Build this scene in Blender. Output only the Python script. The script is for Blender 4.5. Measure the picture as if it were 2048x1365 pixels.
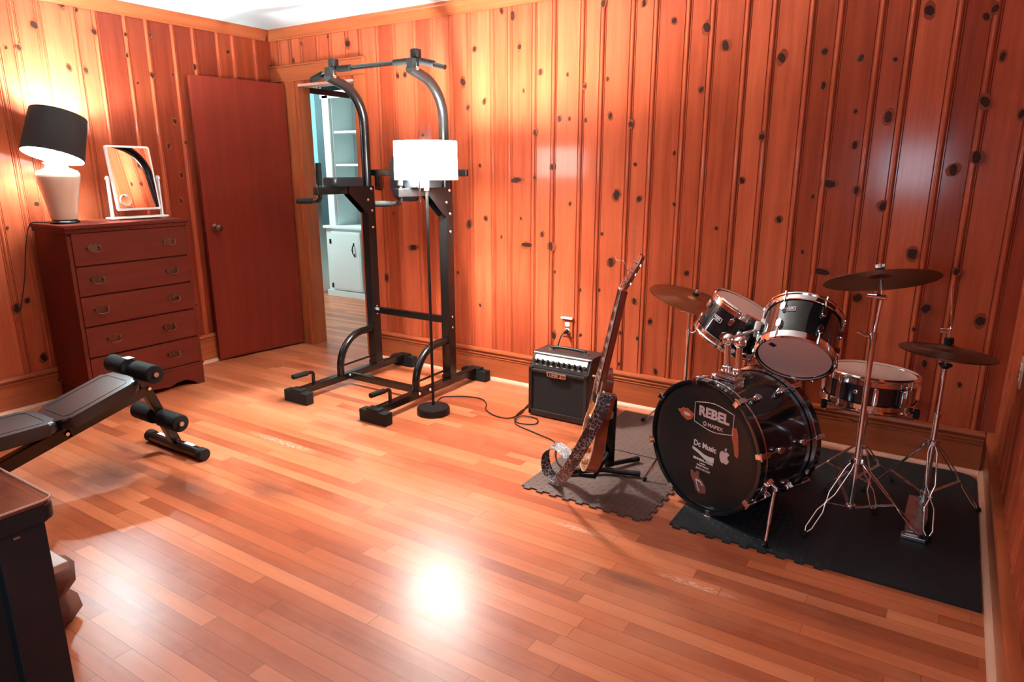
import bpy, bmesh, math, random
from mathutils import Vector as V, Matrix as M
from math import sin, cos, pi, radians as R
random.seed(7)
for o in list(bpy.data.objects): bpy.data.objects.remove(o)
S = bpy.context.scene
COL = S.collection
# ------------------------------------------------------------------ camera
yaw, pitch, roll, F = -0.571328, 0.248973, -0.00069, 1357.44
cd = bpy.data.cameras.new('camera'); cam = bpy.data.objects.new('camera', cd); COL.objects.link(cam)
cd.sensor_width = 36; cd.lens = 36 * F / 2048; cd.clip_start = .02
f = V((sin(yaw) * cos(pitch), cos(yaw) * cos(pitch), -sin(pitch))); r = V((cos(yaw), -sin(yaw), 0)); u = r.cross(f)
r, u = cos(roll) * r + sin(roll) * u, -sin(roll) * r + cos(roll) * u
CAM = V((4.61764, -3.73407, 1.42058))
cam.matrix_world = M(((r.x, u.x, -f.x, CAM.x), (r.y, u.y, -f.y, CAM.y), (r.z, u.z, -f.z, CAM.z), (0, 0, 0, 1)))
S.camera = cam
S.view_settings.view_transform = 'Standard'; S.view_settings.look = 'None'
S.view_settings.gamma = 1; S.view_settings.use_curve_mapping = False
S.view_settings.exposure = 1.93
# ------------------------------------------------------------------ world and lights
w = bpy.data.worlds.new('world'); S.world = w; w.use_nodes = True
w.node_tree.nodes['Background'].inputs[0].default_value = (.35, .5, .6, 1); w.node_tree.nodes['Background'].inputs[1].default_value = .15
def light(name, kind, loc, power, col, size=.03, rot=(0, 0, 0), sy=None):
    l = bpy.data.lights.new(name, kind); l.energy = power; l.color = col
    if kind == 'AREA':
        l.size = size
        if sy: l.shape = 'RECTANGLE'; l.size_y = sy
    else: l.shadow_soft_size = size
    o = bpy.data.objects.new(name, l); COL.objects.link(o); o.location = loc; o.rotation_euler = rot
    return o
W, H, YN = 4.912, 2.44, -4.75
WARM = (1, .95, .90); COOL = (.78, 1, 1)
light('floor_lamp_light', 'POINT', (2.148, -.762, 1.51), 54, WARM, .04)
light('table_lamp_light', 'POINT', (.245, -1.745, 1.625), 36, (.74, .95, 1), .03)
light('hallway_light', 'POINT', (-1.75, .72, 2.2), 34, COOL, .12)
light('window_daylight', 'AREA', (4.15, YN - .06, 1.42), 8.0, (.60, .80, 1), .56, (R(90), 0, 0), .46)

# ------------------------------------------------------------------ materials
def nodes(name):
    m = bpy.data.materials.new(name); m.use_nodes = True
    nt = m.node_tree; return m, nt, nt.nodes['Principled BSDF']
def N(nt, t, **k):
    n = nt.nodes.new(t)
    for a, b in k.items(): setattr(n, a, b)
    return n
def L(nt, a, b): nt.links.new(a, b)
def val(nt, op, a, b=None, c=None):
    n = N(nt, 'ShaderNodeMath', operation=op)
    for i, x in enumerate((a, b, c)):
        if x is None: continue
        if isinstance(x, (int, float)): n.inputs[i].default_value = x
        else: L(nt, x, n.inputs[i])
    return n.outputs[0]
def mix(nt, fac, a, b, mode='MIX'):
    n = N(nt, 'ShaderNodeMix', data_type='RGBA', blend_type=mode)
    for i, x in ((0, fac), (6, a), (7, b)):
        if isinstance(x, (int, float)): n.inputs[i].default_value = x
        elif isinstance(x, tuple): n.inputs[i].default_value = (*x[:3], 1)
        else: L(nt, x, n.inputs[i])
    return n.outputs[2]
def ramp(nt, fac, stops):
    n = N(nt, 'ShaderNodeValToRGB'); e = n.color_ramp.elements
    while len(e) < len(stops): e.new(.5)
    for x, (p, c) in zip(e, stops): x.position = p; x.color = (*c, 1)
    L(nt, fac, n.inputs[0]); return n.outputs[0]
def noise(nt, vec, scale, detail=3, rough=.5):
    n = N(nt, 'ShaderNodeTexNoise'); n.inputs['Scale'].default_value = scale; n.inputs['Detail'].default_value = detail; n.inputs['Roughness'].default_value = rough
    L(nt, vec, n.inputs['Vector']); return n.outputs[0]
def coords(nt, scale=(1, 1, 1)):
    g = N(nt, 'ShaderNodeNewGeometry'); m = N(nt, 'ShaderNodeMapping'); m.inputs['Scale'].default_value = scale
    L(nt, g.outputs['Position'], m.inputs['Vector']); return m.outputs[0]
def ocoords(nt, scale=(1, 1, 1)):
    g = N(nt, 'ShaderNodeTexCoord'); m = N(nt, 'ShaderNodeMapping'); m.inputs['Scale'].default_value = scale
    L(nt, g.outputs['Object'], m.inputs['Vector']); return m.outputs[0]
def bump(nt, b, h, strength=.2, dist=.002):
    n = N(nt, 'ShaderNodeBump'); n.inputs['Strength'].default_value = strength; n.inputs['Distance'].default_value = dist
    L(nt, h, n.inputs['Height']); L(nt, n.outputs[0], b.inputs['Normal'])
def mat(name, col, rough=.5, metal=0, coat=0, var=.12, scale=40, bmp=0, emit=None, es=0, spec=.5, trans=0):
    m, nt, b = nodes(name)
    nz = noise(nt, ocoords(nt), scale)
    c = mix(nt, nz, tuple(x * (1 - var) for x in col), tuple(min(1, x * (1 + var)) for x in col))
    L(nt, c, b.inputs['Base Color'])
    b.inputs['Metallic'].default_value = metal; b.inputs['Coat Weight'].default_value = coat; b.inputs['Specular IOR Level'].default_value = spec
    L(nt, val(nt, 'MULTIPLY_ADD', nz, rough * .3, rough * .85), b.inputs['Roughness'])
    if bmp: bump(nt, b, nz, bmp)
    if emit: b.inputs['Emission Color'].default_value = (*emit, 1); b.inputs['Emission Strength'].default_value = es
    if trans: b.inputs['Transmission Weight'].default_value = trans
    return m
def wood(name, dark, light_, axis='z', rough=.35, grain=1.0, coat=.2, tone=False, spec=.2):
    m, nt, b = nodes(name)
    sc = {'z': (14, 14, .9), 'x': (.9, 14, 14), 'y': (14, .9, 14)}[axis]
    co = coords(nt, sc)
    a = noise(nt, co, 1.6, 5, .6)
    fine = noise(nt, coords(nt, tuple(k * 9 if k > 5 else k * 3 for k in sc)), 1.5, 3)
    g = val(nt, 'ADD', val(nt, 'MULTIPLY', a, .75), val(nt, 'MULTIPLY', fine, .25 * grain))
    c = ramp(nt, g, [(.28, dark), (.72, light_)])
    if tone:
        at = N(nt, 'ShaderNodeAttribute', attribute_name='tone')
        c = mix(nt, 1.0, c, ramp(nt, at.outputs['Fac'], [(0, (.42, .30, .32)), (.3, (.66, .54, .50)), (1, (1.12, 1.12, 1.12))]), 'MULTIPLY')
    L(nt, c, b.inputs['Base Color'])
    L(nt, val(nt, 'MULTIPLY_ADD', g, .15, rough - .07), b.inputs['Roughness'])
    b.inputs['Coat Weight'].default_value = coat; b.inputs['Specular IOR Level'].default_value = spec; b.inputs['Coat Roughness'].default_value = .14
    bump(nt, b, g, .08, .001)
    return m
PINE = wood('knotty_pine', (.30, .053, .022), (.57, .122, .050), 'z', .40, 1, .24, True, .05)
KNOT = mat('pine_knot', (.040, .012, .008), .5, var=.5, scale=90, spec=.1)
HALO = mat('pine_knot_halo', (.22, .047, .017), .45, var=.3, scale=60, spec=.1)
TRIMX = wood('trim_wood_x', (.26, .056, .020), (.44, .110, .038), 'x', .32)
TRIMY = wood('trim_wood_y', (.26, .056, .020), (.44, .110, .038), 'y', .32)
TRIMZ = wood('trim_wood_z', (.28, .060, .020), (.46, .115, .038), 'z', .32)
SHOE = mat('shoe_moulding_paint', (.70, .40, .27), .45, var=.1, scale=15)
DOORW = wood('door_veneer', (.150, .018, .010), (.205, .025, .013), 'z', .6, .5, .0, False, .05)
DRESS = wood('dresser_wood', (.095, .014, .008), (.130, .020, .010), 'y', .6, .6, 0, False, .08)
def floor_mat():
    m, nt, b = nodes('oak_strip_floor')
    g = N(nt, 'ShaderNodeNewGeometry'); s = N(nt, 'ShaderNodeSeparateXYZ'); L(nt, g.outputs['Position'], s.inputs[0])
    wd = .0585
    v = val(nt, 'DIVIDE', s.outputs[1], wd); row = val(nt, 'FLOOR', v); fv = val(nt, 'FRACT', v)
    wn = N(nt, 'ShaderNodeTexWhiteNoise', noise_dimensions='1D'); L(nt, row, wn.inputs['W'])
    ln = val(nt, 'MULTIPLY_ADD', wn.outputs['Value'], .5, .55)
    uu = val(nt, 'ADD', val(nt, 'DIVIDE', s.outputs[0], ln), val(nt, 'MULTIPLY', wn.outputs['Value'], 37.3))
    idx = val(nt, 'FLOOR', uu); fu = val(nt, 'FRACT', uu)
    cb = N(nt, 'ShaderNodeCombineXYZ'); L(nt, idx, cb.inputs[0]); L(nt, row, cb.inputs[1])
    w2 = N(nt, 'ShaderNodeTexWhiteNoise', noise_dimensions='2D'); L(nt, cb.outputs[0], w2.inputs['Vector'])
    # grain shifted per board
    off = N(nt, 'ShaderNodeVectorMath', operation='SCALE'); L(nt, w2.outputs['Color'], off.inputs[0]); off.inputs['Scale'].default_value = 9
    ad = N(nt, 'ShaderNodeVectorMath', operation='ADD'); L(nt, g.outputs['Position'], ad.inputs[0]); L(nt, off.outputs[0], ad.inputs[1])
    mp = N(nt, 'ShaderNodeMapping'); mp.inputs['Scale'].default_value = (1.6, 26, 1); L(nt, ad.outputs[0], mp.inputs['Vector'])
    gr = noise(nt, mp.outputs[0], 1.5, 5, .65)
    t = val(nt, 'ADD', val(nt, 'MULTIPLY', w2.outputs['Value'], .55), val(nt, 'MULTIPLY', gr, .45))
    c = ramp(nt, t, [(.10, (.28, .060, .024)), (.5, (.52, .140, .055)), (.9, (.73, .255, .118))])
    # worn, scuffed and stained areas
    big = noise(nt, coords(nt, (1.1, 1.6, 1)), 1.3, 4, .6)
    c = mix(nt, ramp(nt, big, [(.5, (0, 0, 0)), (.68, (.42, .42, .42))]), c, (.70, .30, .165))
    st = None
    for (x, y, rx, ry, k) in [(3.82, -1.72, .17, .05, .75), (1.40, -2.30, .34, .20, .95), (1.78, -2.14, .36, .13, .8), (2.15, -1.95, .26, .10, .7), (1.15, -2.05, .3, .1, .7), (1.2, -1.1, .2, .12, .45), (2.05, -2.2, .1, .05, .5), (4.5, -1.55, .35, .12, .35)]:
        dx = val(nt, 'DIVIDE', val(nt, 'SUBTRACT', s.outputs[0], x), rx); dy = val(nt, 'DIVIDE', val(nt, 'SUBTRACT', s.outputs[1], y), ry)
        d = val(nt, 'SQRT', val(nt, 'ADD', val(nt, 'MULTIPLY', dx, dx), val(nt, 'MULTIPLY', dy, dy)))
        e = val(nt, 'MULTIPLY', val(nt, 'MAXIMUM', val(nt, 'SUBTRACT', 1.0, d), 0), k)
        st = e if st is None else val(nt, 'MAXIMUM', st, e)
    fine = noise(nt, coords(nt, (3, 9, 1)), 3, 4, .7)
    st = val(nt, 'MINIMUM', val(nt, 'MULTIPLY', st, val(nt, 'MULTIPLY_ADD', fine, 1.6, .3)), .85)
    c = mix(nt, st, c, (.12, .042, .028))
    # scuffs of bare pale wood
    sc = None
    for (x, y, rx, ry) in [(4.02, -1.62, .16, .022), (3.5, -1.5, .13, .02), (1.75, -1.55, .3, .03), (1.1, -.95, .2, .05)]:
        dx = val(nt, 'DIVIDE', val(nt, 'SUBTRACT', s.outputs[0], x), rx); dy = val(nt, 'DIVIDE', val(nt, 'SUBTRACT', s.outputs[1], y), ry)
        e = val(nt, 'MAXIMUM', val(nt, 'SUBTRACT', 1.0, val(nt, 'ADD', val(nt, 'MULTIPLY', dx, dx), val(nt, 'MULTIPLY', dy, dy))), 0)
        sc = e if sc is None else val(nt, 'MAXIMUM', sc, e)
    c = mix(nt, val(nt, 'MULTIPLY', sc, val(nt, 'GREATER_THAN', noise(nt, coords(nt, (9, 40, 1)), 4, 3), .5)), c, (.75, .45, .32))
    gap = val(nt, 'MAXIMUM', val(nt, 'MAXIMUM', val(nt, 'LESS_THAN', fv, .022), val(nt, 'GREATER_THAN', fv, .985)), val(nt, 'LESS_THAN', fu, .003))
    c = mix(nt, val(nt, 'MULTIPLY', gap, .6), c, (.10, .028, .014))
    L(nt, c, b.inputs['Base Color'])
    L(nt, val(nt, 'MULTIPLY_ADD', big, .22, val(nt, 'MULTIPLY_ADD', gr, .12, .17)), b.inputs['Roughness'])
    b.inputs['Specular IOR Level'].default_value = .25; b.inputs['Coat Weight'].default_value = .30; b.inputs['Coat Roughness'].default_value = .31
    hh = val(nt, 'ADD', val(nt, 'MULTIPLY', gap, -1), val(nt, 'ADD', val(nt, 'MULTIPLY', gr, .25), val(nt, 'MULTIPLY', w2.outputs['Value'], .2)))
    bump(nt, b, hh, .25, .0015)
    return m
FLOOR = floor_mat()
CEIL = mat('ceiling_paint', (.60, .68, .69), .85, var=.03, scale=8)
BLK = mat('black_gloss_metal', (.006, .006, .006), .24, 0, 0, var=.05, scale=3)
BLKM = mat('black_plastic', (.009, .010, .010), .45, var=.2, scale=120, spec=.3)
RUB = mat('black_rubber', (.008, .009, .009), .65, var=.3, scale=200, bmp=.15, spec=.25)
FOAM = mat('black_foam_grip', (.007, .008, .008), .8, var=.4, scale=300, bmp=.25, spec=.25)
VINYL = mat('black_vinyl', (.014, .018, .021), .30, var=.25, scale=150, bmp=.12)
CHROME = mat('chrome', (.92, .91, .92), .09, 1, var=.05)
STEEL = mat('brushed_steel', (.60, .58, .57), .28, 1, var=.08)
SHELL = mat('black_drum_wrap', (.006, .012, .014), .14, 0, .8, var=.1)
HEADW = mat('coated_drum_head', (.74, .50, .42), .6, var=.08, scale=25)
HEADB = mat('black_drum_head', (.007, .010, .011), .34, var=.1, scale=30)
BRONZE = mat('cymbal_bronze', (.40, .17, .075), .33, .85, var=.15, scale=12)
BRONZED = mat('dark_cymbal_bronze', (.16, .075, .045), .42, .8, var=.2, scale=12)  # darker bronze for the right cymbal, the hi-hats and the lathe grooves
BRASS = mat('aged_brass', (.13, .058, .035), .35, .9, var=.3, scale=60)
WHITE = mat('white_plastic', (.78, .76, .75), .4, var=.03)
CREAM = mat('cream_glaze', (.72, .50, .36), .18, 0, .5, var=.04, scale=12)
SHADED = mat('dark_lamp_shade_fabric', (.020, .012, .010), .85, var=.2, scale=200, bmp=.1)
SHADEIN = mat('white_shade_lining', (.85, .90, .90), .8, var=.02)
SHADEW = mat('lit_white_shade_fabric', (.85, .84, .80), .8, var=.03, emit=(1, .95, .90), es=9.5)
BULB = mat('glowing_bulb', (.9, .9, .9), .4, emit=(1, .97, .92), es=30)
GLASS = mat('mirror_glass', (.92, .90, .88), .01, 1, var=.0)
TEAL = mat('teal_wall_paint', (.17, .43, .46), .7, var=.03, scale=8)
DTEAL = mat('dark_teal_and_shade', (.025, .062, .075), .7, var=.05, scale=8)  # teal of the lamp socket, also the painted shade beside the bookcase
CABW = mat('white_cabinet_paint', (.74, .86, .86), .45, var=.02, scale=8)
CABIN = mat('pale_grey_cabinet_lining', (.52, .60, .61), .6, var=.03, scale=8)
MATB = mat('brown_black_foam_mat', (.095, .058, .048), .62, var=.2, scale=60)
MATT = mat('dark_foam_mat', (.013, .019, .022), .62, var=.25, scale=60)
MATS = mat('smooth_black_mat', (.007, .014, .017), .6, var=.5, scale=7)
def text_mat(n, c): return mat(n, c, .5, var=.03)
INKW = text_mat('pale_pink_ink', (.66, .48, .46)); INKO = text_mat('rust_orange_ink', (.45, .09, .035)); INKB = text_mat('dark_ink', (.03, .02, .02)); INKS = text_mat('soft_white_ink', (.75, .70, .68))

# ------------------------------------------------------------------ geometry helpers
def T(x, y=None, z=None): return M.Translation(V(x) if y is None else V((x, y, z)))
def frame(c, z, xh=(1, 0, 0)):
    z = V(z).normalized(); x = V(xh) - z * V(xh).dot(z)
    if x.length < 1e-4: x = V((0, 1, 0)) - z * z.y
    x.normalize(); y = z.cross(x)
    return M(((x.x, y.x, z.x, c[0]), (x.y, y.y, z.y, c[1]), (x.z, y.z, z.z, c[2]), (0, 0, 0, 1)))
def axv(t, p): return V((sin(t) * cos(p), sin(t) * sin(p), cos(t)))
class MB:
    def __init__(s): s.b = bmesh.new(); s.mi = 0; s.m = M.Identity(4)
    def _f(s, vs):
        try:
            fc = s.b.faces.new(vs); fc.material_index = s.mi; return fc
        except ValueError: return None
    def _v(s, p): return s.b.verts.new(s.m @ V(p))
    def box(s, c, d, bev=0, m=None, seg=2):
        m = m or M.Identity(4); hx, hy, hz = d[0] / 2, d[1] / 2, d[2] / 2
        vs = [s._v(m @ V((c[0] + a * hx, c[1] + b * hy, c[2] + e * hz))) for a in (-1, 1) for b in (-1, 1) for e in (-1, 1)]
        fs = [s._f([vs[i] for i in q]) for q in ((0, 1, 3, 2), (4, 6, 7, 5), (0, 4, 5, 1), (2, 3, 7, 6), (0, 2, 6, 4), (1, 5, 7, 3))]
        if bev:
            es = list({e for fc in fs for e in fc.edges})
            bmesh.ops.bevel(s.b, geom=es, offset=bev, segments=seg, affect='EDGES', profile=.5)
        return s
    def bar(s, a, b, wd, th, up=(0, 0, 1), bev=0):
        a, b = V(a), V(b); return s.box((0, 0, 0), (wd, th, (b - a).length), bev, frame((a + b) / 2, b - a, up))
    def tube(s, pts, rad, seg=10, closed=False, cap=True):
        pts = [V(p) for p in pts]; n = len(pts); rads = rad if isinstance(rad, (list, tuple)) else [rad] * n
        tg = []
        for i in range(n):
            a = pts[i - 1] if (i or closed) else pts[i]; b = pts[(i + 1) % n] if (i < n - 1 or closed) else pts[i]
            tg.append((b - a).normalized())
        x = tg[0].orthogonal().normalized(); rings = []
        for i in range(n):
            x = (x - tg[i] * x.dot(tg[i])).normalized(); y = tg[i].cross(x)
            rings.append([s._v(pts[i] + rads[i] * (cos(2 * pi * k / seg) * x + sin(2 * pi * k / seg) * y)) for k in range(seg)])
        for i in range(n if closed else n - 1):
            A, B = rings[i], rings[(i + 1) % n]
            for k in range(seg): s._f([A[k], A[(k + 1) % seg], B[(k + 1) % seg], B[k]])
        if cap and not closed: s._f(rings[0][::-1]); s._f(rings[-1])
        return s
    def lathe(s, prof, m=None, seg=32, a0=0, a1=2 * pi):
        m = m or M.Identity(4); full = abs(a1 - a0 - 2 * pi) < 1e-6; n = seg if full else seg + 1; rings = []
        for rr, z in prof:
            if rr < 1e-6: rings.append([s._v(m @ V((0, 0, z)))])
            else: rings.append([s._v(m @ V((rr * cos(a0 + (a1 - a0) * k / seg), rr * sin(a0 + (a1 - a0) * k / seg), z))) for k in range(n)])
        for A, B in zip(rings, rings[1:]):
            for k in range(seg):
                k2 = (k + 1) % n
                if len(A) == 1 and len(B) == 1: continue
                if len(A) == 1: s._f([A[0], B[k2], B[k]])
                elif len(B) == 1: s._f([A[k], A[k2], B[0]])
                else: s._f([A[k], A[k2], B[k2], B[k]])
        return s
    def cyl(s, a, b, rad, seg=20, r2=None, bev=0):
        a, b = V(a), V(b); h = (b - a).length; r2 = rad if r2 is None else r2; e = bev
        pr = [(0, 0), (rad - e, 0), (rad, e), (r2, h - e), (r2 - e, h), (0, h)] if e else [(0, 0), (rad, 0), (r2, h), (0, h)]
        return s.lathe(pr, frame(a, b - a), seg)
    def ball(s, c, rad, seg=12, sq=(1, 1, 1)):
        return s.lathe([(rad * sin(pi * i / 8), -rad * cos(pi * i / 8)) for i in range(9)], T(c) @ M.Diagonal((*sq, 1)), seg)
    def prism(s, poly, z0, z1, m=None, bev=0):
        m = m or M.Identity(4)
        A = [s._v(m @ V((p[0], p[1], z0))) for p in poly]; B = [s._v(m @ V((p[0], p[1], z1))) for p in poly]; n = len(poly)
        f1 = s._f(A[::-1]); f2 = s._f(B); sd = [s._f([A[i], A[(i + 1) % n], B[(i + 1) % n], B[i]]) for i in range(n)]
        if bev and f2:
            bmesh.ops.bevel(s.b, geom=list(f2.edges) + list(f1.edges), offset=bev, segments=2, affect='EDGES', profile=.5)
        return s
    def poly(s, pts):
        s._f([s._v(p) for p in pts]); return s
ROOT = [V((0, 0, 0))]
def obj(name, mb, mats, parent=None, ang=38, org=None):
    """one mesh object; geometry given in world space, stored relative to its thing's base"""
    bmesh.ops.recalc_face_normals(mb.b, faces=mb.b.faces)
    o0 = V(org) if org is not None else (ROOT[0] if parent else V((0, 0, 0)))
    bmesh.ops.translate(mb.b, verts=mb.b.verts, vec=-o0)
    me = bpy.data.meshes.new(name); mb.b.to_mesh(me); mb.b.free()
    for m in (mats if isinstance(mats, (list, tuple)) else [mats]): me.materials.append(m)
    me.shade_smooth(); me.set_sharp_from_angle(angle=R(ang))
    o = bpy.data.objects.new(name, me); COL.objects.link(o)
    wn = o.modifiers.new('weighted_normals', 'WEIGHTED_NORMAL'); wn.keep_sharp = True
    if parent: o.parent = parent
    else: o.location = o0
    return o
def thing(name, label, cat, loc, group=None):
    o = bpy.data.objects.new(name, None); COL.objects.link(o); o.location = loc; o.empty_display_size = .1
    o['label'] = label; o['category'] = cat
    if group: o['group'] = group
    ROOT[0] = V(loc); return o
def tag(o, label, cat, group=None):
    o['label'] = label; o['category'] = cat
    if group: o['group'] = group
    return o
def struct(name, mb, m, org=(0, 0, 0), ang=38):
    o = obj(name, mb, m, None, ang, org); o['kind'] = 'structure'; return o
def arc(c, a, b, r, a0, a1, n=10):
    c, a, b = V(c), V(a), V(b)
    return [c + r * (cos(a0 + (a1 - a0) * i / n) * a + sin(a0 + (a1 - a0) * i / n) * b) for i in range(n + 1)]
def smooth(pts, n=6, closed=False):
    P = [V(p) for p in pts]; out = []; k = len(P)
    for i in range(k if closed else k - 1):
        g = (lambda j: P[j % k]) if closed else (lambda j: P[max(0, min(k - 1, j))])
        p0, p1, p2, p3 = g(i - 1), g(i), g(i + 1), g(i + 2)
        for t in range(n):
            t /= n; out.append(.5 * (2 * p1 + (p2 - p0) * t + (2 * p0 - 5 * p1 + 4 * p2 - p3) * t * t + (3 * p1 - p0 - 3 * p2 + p3) * t ** 3))
    if not closed: out.append(P[-1])
    return out
def text(name, s, size, m4, m, parent, depth=.0006, bold=0, sx=1.0, align='CENTER'):
    cu = bpy.data.curves.new(name, 'FONT'); cu.body = s; cu.size = size; cu.extrude = depth; cu.offset = bold; cu.align_x = align; cu.align_y = 'CENTER'; cu.resolution_u = 3
    t = bpy.data.objects.new(name + '_c', cu); COL.objects.link(t)
    me = bpy.data.meshes.new_from_object(t.evaluated_get(bpy.context.evaluated_depsgraph_get()))
    bpy.data.objects.remove(t); bpy.data.curves.remove(cu)
    me.name = name; me.transform(M.Translation(-ROOT[0]) @ m4 @ M.Diagonal((sx, 1, 1, 1))); me.materials.clear(); me.materials.append(m)
    o = bpy.data.objects.new(name, me); COL.objects.link(o)
    if parent: o.parent = parent
    return o
def plate(poly, m4, th, mb=None): return (mb or MB()).prism(poly, 0, th, m4)
def ell(rx, ry, n=20, cx=0, cy=0, jit=0): return [(cx + rx * cos(2 * pi * i / n) * (1 + random.uniform(-jit, jit)), cy + ry * sin(2 * pi * i / n) * (1 + random.uniform(-jit, jit))) for i in range(n)]
def rrect(w_, h_, rr, n=4):
    o = []
    for cx, cy, a in ((w_ / 2 - rr, h_ / 2 - rr, 0), (-w_ / 2 + rr, h_ / 2 - rr, 90), (-w_ / 2 + rr, -h_ / 2 + rr, 180), (w_ / 2 - rr, -h_ / 2 + rr, 270)):
        o += [(cx + rr * cos(R(a + 90 * i / n)), cy + rr * sin(R(a + 90 * i / n))) for i in range(n + 1)]
    return o
# ------------------------------------------------------------------ the room
KB="2.824,2.309,n 3.063,2.281,n 3.236,2.176,n 3.414,2.126,b 3.517,2.03,b 3.798,1.949,b 3.406,1.823,n 2.718,1.881,s 2.862,1.913,s 2.887,1.712,n 3.017,1.662,n 3.737,1.577,n 2.73,1.692,s 3.992,1.961,n 4.003,1.807,n 4.153,1.919,n 4.296,1.902,s 4.156,1.683,s 4.171,1.529,n 4.075,1.347,w 4.202,1.317,n 4.404,2.095,b 4.646,2.074,n 4.619,2.046,n 4.7,1.883,n 4.663,1.701,b 4.666,1.467,b 4.586,1.414,b 4.297,1.651,b 4.8,1.644,n 3.084,1.251,n 3.052,1.443,s 3.278,1.501,s 3.294,1.226,s 3.654,1.359,n 3.538,1.105,s 3.857,1.165,n 4.008,1.284,s 3.987,1.006,s 3.389,0.847,n 4.327,1.246,b 4.473,1.027,b 4.085,0.911,w 4.473,1.028,b 4.66,0.958,n 4.562,0.773,b 4.781,0.738,b 4.265,0.794,b 4.59,0.505,n 4.744,0.423,s 4.526,0.668,s 2.144,2.347,n 2.223,2.312,b 2.273,2.133,n 2.303,1.881,s 1.939,2.15,n 1.845,1.961,b 1.886,1.802,n 2.011,1.834,n 2.421,1.98,n 2.388,1.635,n 2.605,1.953,s 2.717,1.881,s 2.556,1.708,n 2.623,1.706,s 2.731,1.695,s 2.513,1.43,n 1.97,1.44,s 2.25,1.35,w 2.388,1.366,s 2.862,1.912,s 2.887,1.711,s 2.944,1.272,b 1.29,2.036,n 1.356,2.038,n 1.496,1.642,s 2.827,2.307,n 2.286,1.11,s 2.136,0.986,s 2.444,1.018,n 2.331,0.946,w 2.511,0.947,b 2.638,1.212,s 2.012,1.101,n 1.88,1.059,b 1.958,0.51,s 1.772,0.721,s 1.108,0.631,b 1.198,1.106,s 1.375,0.87,w 2.538,0.787,s 2.721,0.688,s 2.858,1.041,s 2.923,0.876,b 2.851,0.7,s 2.535,0.374,b 2.731,0.4,s 3.004,0.453,s 3.003,0.255,s 2.943,1.27,b 3.082,0.654,n 3.187,0.543,n 3.113,0.43,s 3.237,0.243,n 0.253,2.213,n 0.36,2.322,s 0.84,2.279,b 0.646,2.345,s"
KL="-1.652,2.227,b -1.754,2.09,n -1.817,2.083,s -1.321,2.24,n -1.496,2.015,n -1.401,2.009,n -1.126,2.254,s -1.135,2.127,s -0.982,2.023,n -0.958,2.275,s -0.832,2.044,s -0.665,2.111,n -0.381,2.247,n -1.489,2.373,b -1.405,2.348,s -1.083,1.966,s -1.795,1.217,n -0.857,1.739,n -0.922,1.573,n -0.797,1.599,s -0.854,1.378,n -0.881,1.201,n -1.934,0.654,n -1.999,0.618,b -1.9,0.291,b -1.971,1.086,s -0.864,0.446,n"
def seam_prof(s):
    return [(s - .020, 0), (s - .0175, -.0045), (s - .0145, 0), (s - .010, 0), (s - .0085, .002), (s - .005, .0052), (s, .0062), (s + .005, .0052), (s + .0085, .002), (s + .0105, -.003), (s + .0125, 0), (s + .0165, 0), (s + .0185, -.0045), (s + .0205, 0)]
def wall_panel(name, seams, ranges, P, knots, back=.11, seed=1):
    seams = sorted(seams)
    rnd = random.Random(seed); mb = MB(); lay = None
    tones = {}
    bm = mb.b; lay = bm.faces.layers.float.new('tone')
    for (u0, u1, z0, z1) in ranges:
        pr = [(u0, 0)]
        for s in seams:
            for q in seam_prof(s):
                if u0 + .002 < q[0] < u1 - .002: pr.append(q)
        pr.append((u1, 0))
        A = [mb._v(P(a, d, z0)) for a, d in pr]; B_ = [mb._v(P(a, d, z1)) for a, d in pr]
        for i in range(len(pr) - 1):
            fc = mb._f([A[i], A[i + 1], B_[i + 1], B_[i]]); mid = (pr[i][0] + pr[i + 1][0]) / 2
            k = sum(1 for s in seams if s < mid)
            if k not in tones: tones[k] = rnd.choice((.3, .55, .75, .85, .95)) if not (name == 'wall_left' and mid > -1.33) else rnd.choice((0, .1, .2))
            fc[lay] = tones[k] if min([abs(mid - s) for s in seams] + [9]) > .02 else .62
        Ab = [mb._v(P(u0, -back, z0)), mb._v(P(u1, -back, z0))]; Bb = [mb._v(P(u0, -back, z1)), mb._v(P(u1, -back, z1))]
        for q in ((Ab[0], Ab[1], Bb[1], Bb[0]), (A[0], B_[0], Bb[0], Ab[0]), (A[-1], B_[-1], Bb[1], Ab[1])): mb._f(list(q))
        mb._f(A + Ab[::-1]); mb._f(B_ + Bb[::-1])
    for (a, z, k) in knots:
        rr = {'s': .0085, 'n': .0135, 'b': .020, 'w': .017}[k]; rx = rr * (2.1 if k == 'w' else .88); rz = rr * (.95 if k == 'w' else 1.15)
        dn = min([abs(a - s) for s in seams] + [9]); d = .0009 if dn > .02 else .0072
        for sc, mi, dd in ((1.55, 2, 0), (1.0, 1, .0006)):
            ph = rnd.uniform(0, 6); n = 16
            pts = []
            for i in range(n):
                t = 2 * pi * i / n; q = sc * (1 + .16 * sin(2 * t + ph) + rnd.uniform(-.10, .10)); pts.append(P(a + rx * q * cos(t), d + dd, z + rz * q * sin(t)))
            c = mb._v(P(a, d + dd + .0003, z)); vs = [mb._v(p) for p in pts]; mb.mi = mi
            for i in range(n): mb._f([vs[i], vs[(i + 1) % n], c])
            mb.mi = 0
    return mb
def parse(t): return [(float(q.split(',')[0]), float(q.split(',')[1]), q.split(',')[2]) for q in t.split()]
sb = [.10, .224, .353, .524, .653, .822, .95, 1.112, 1.262, 1.446, 1.592, 1.752, 1.895, 2.073, 2.202, 2.378, 2.515, 2.700, 2.826, 3.006, 3.138, 3.315, 3.444, 3.619, 3.749, 3.923, 4.05, 4.221, 4.347, 4.525, 4.658, 4.83]
DX0, DX1, DZ = .262, .888, 2.045
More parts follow.
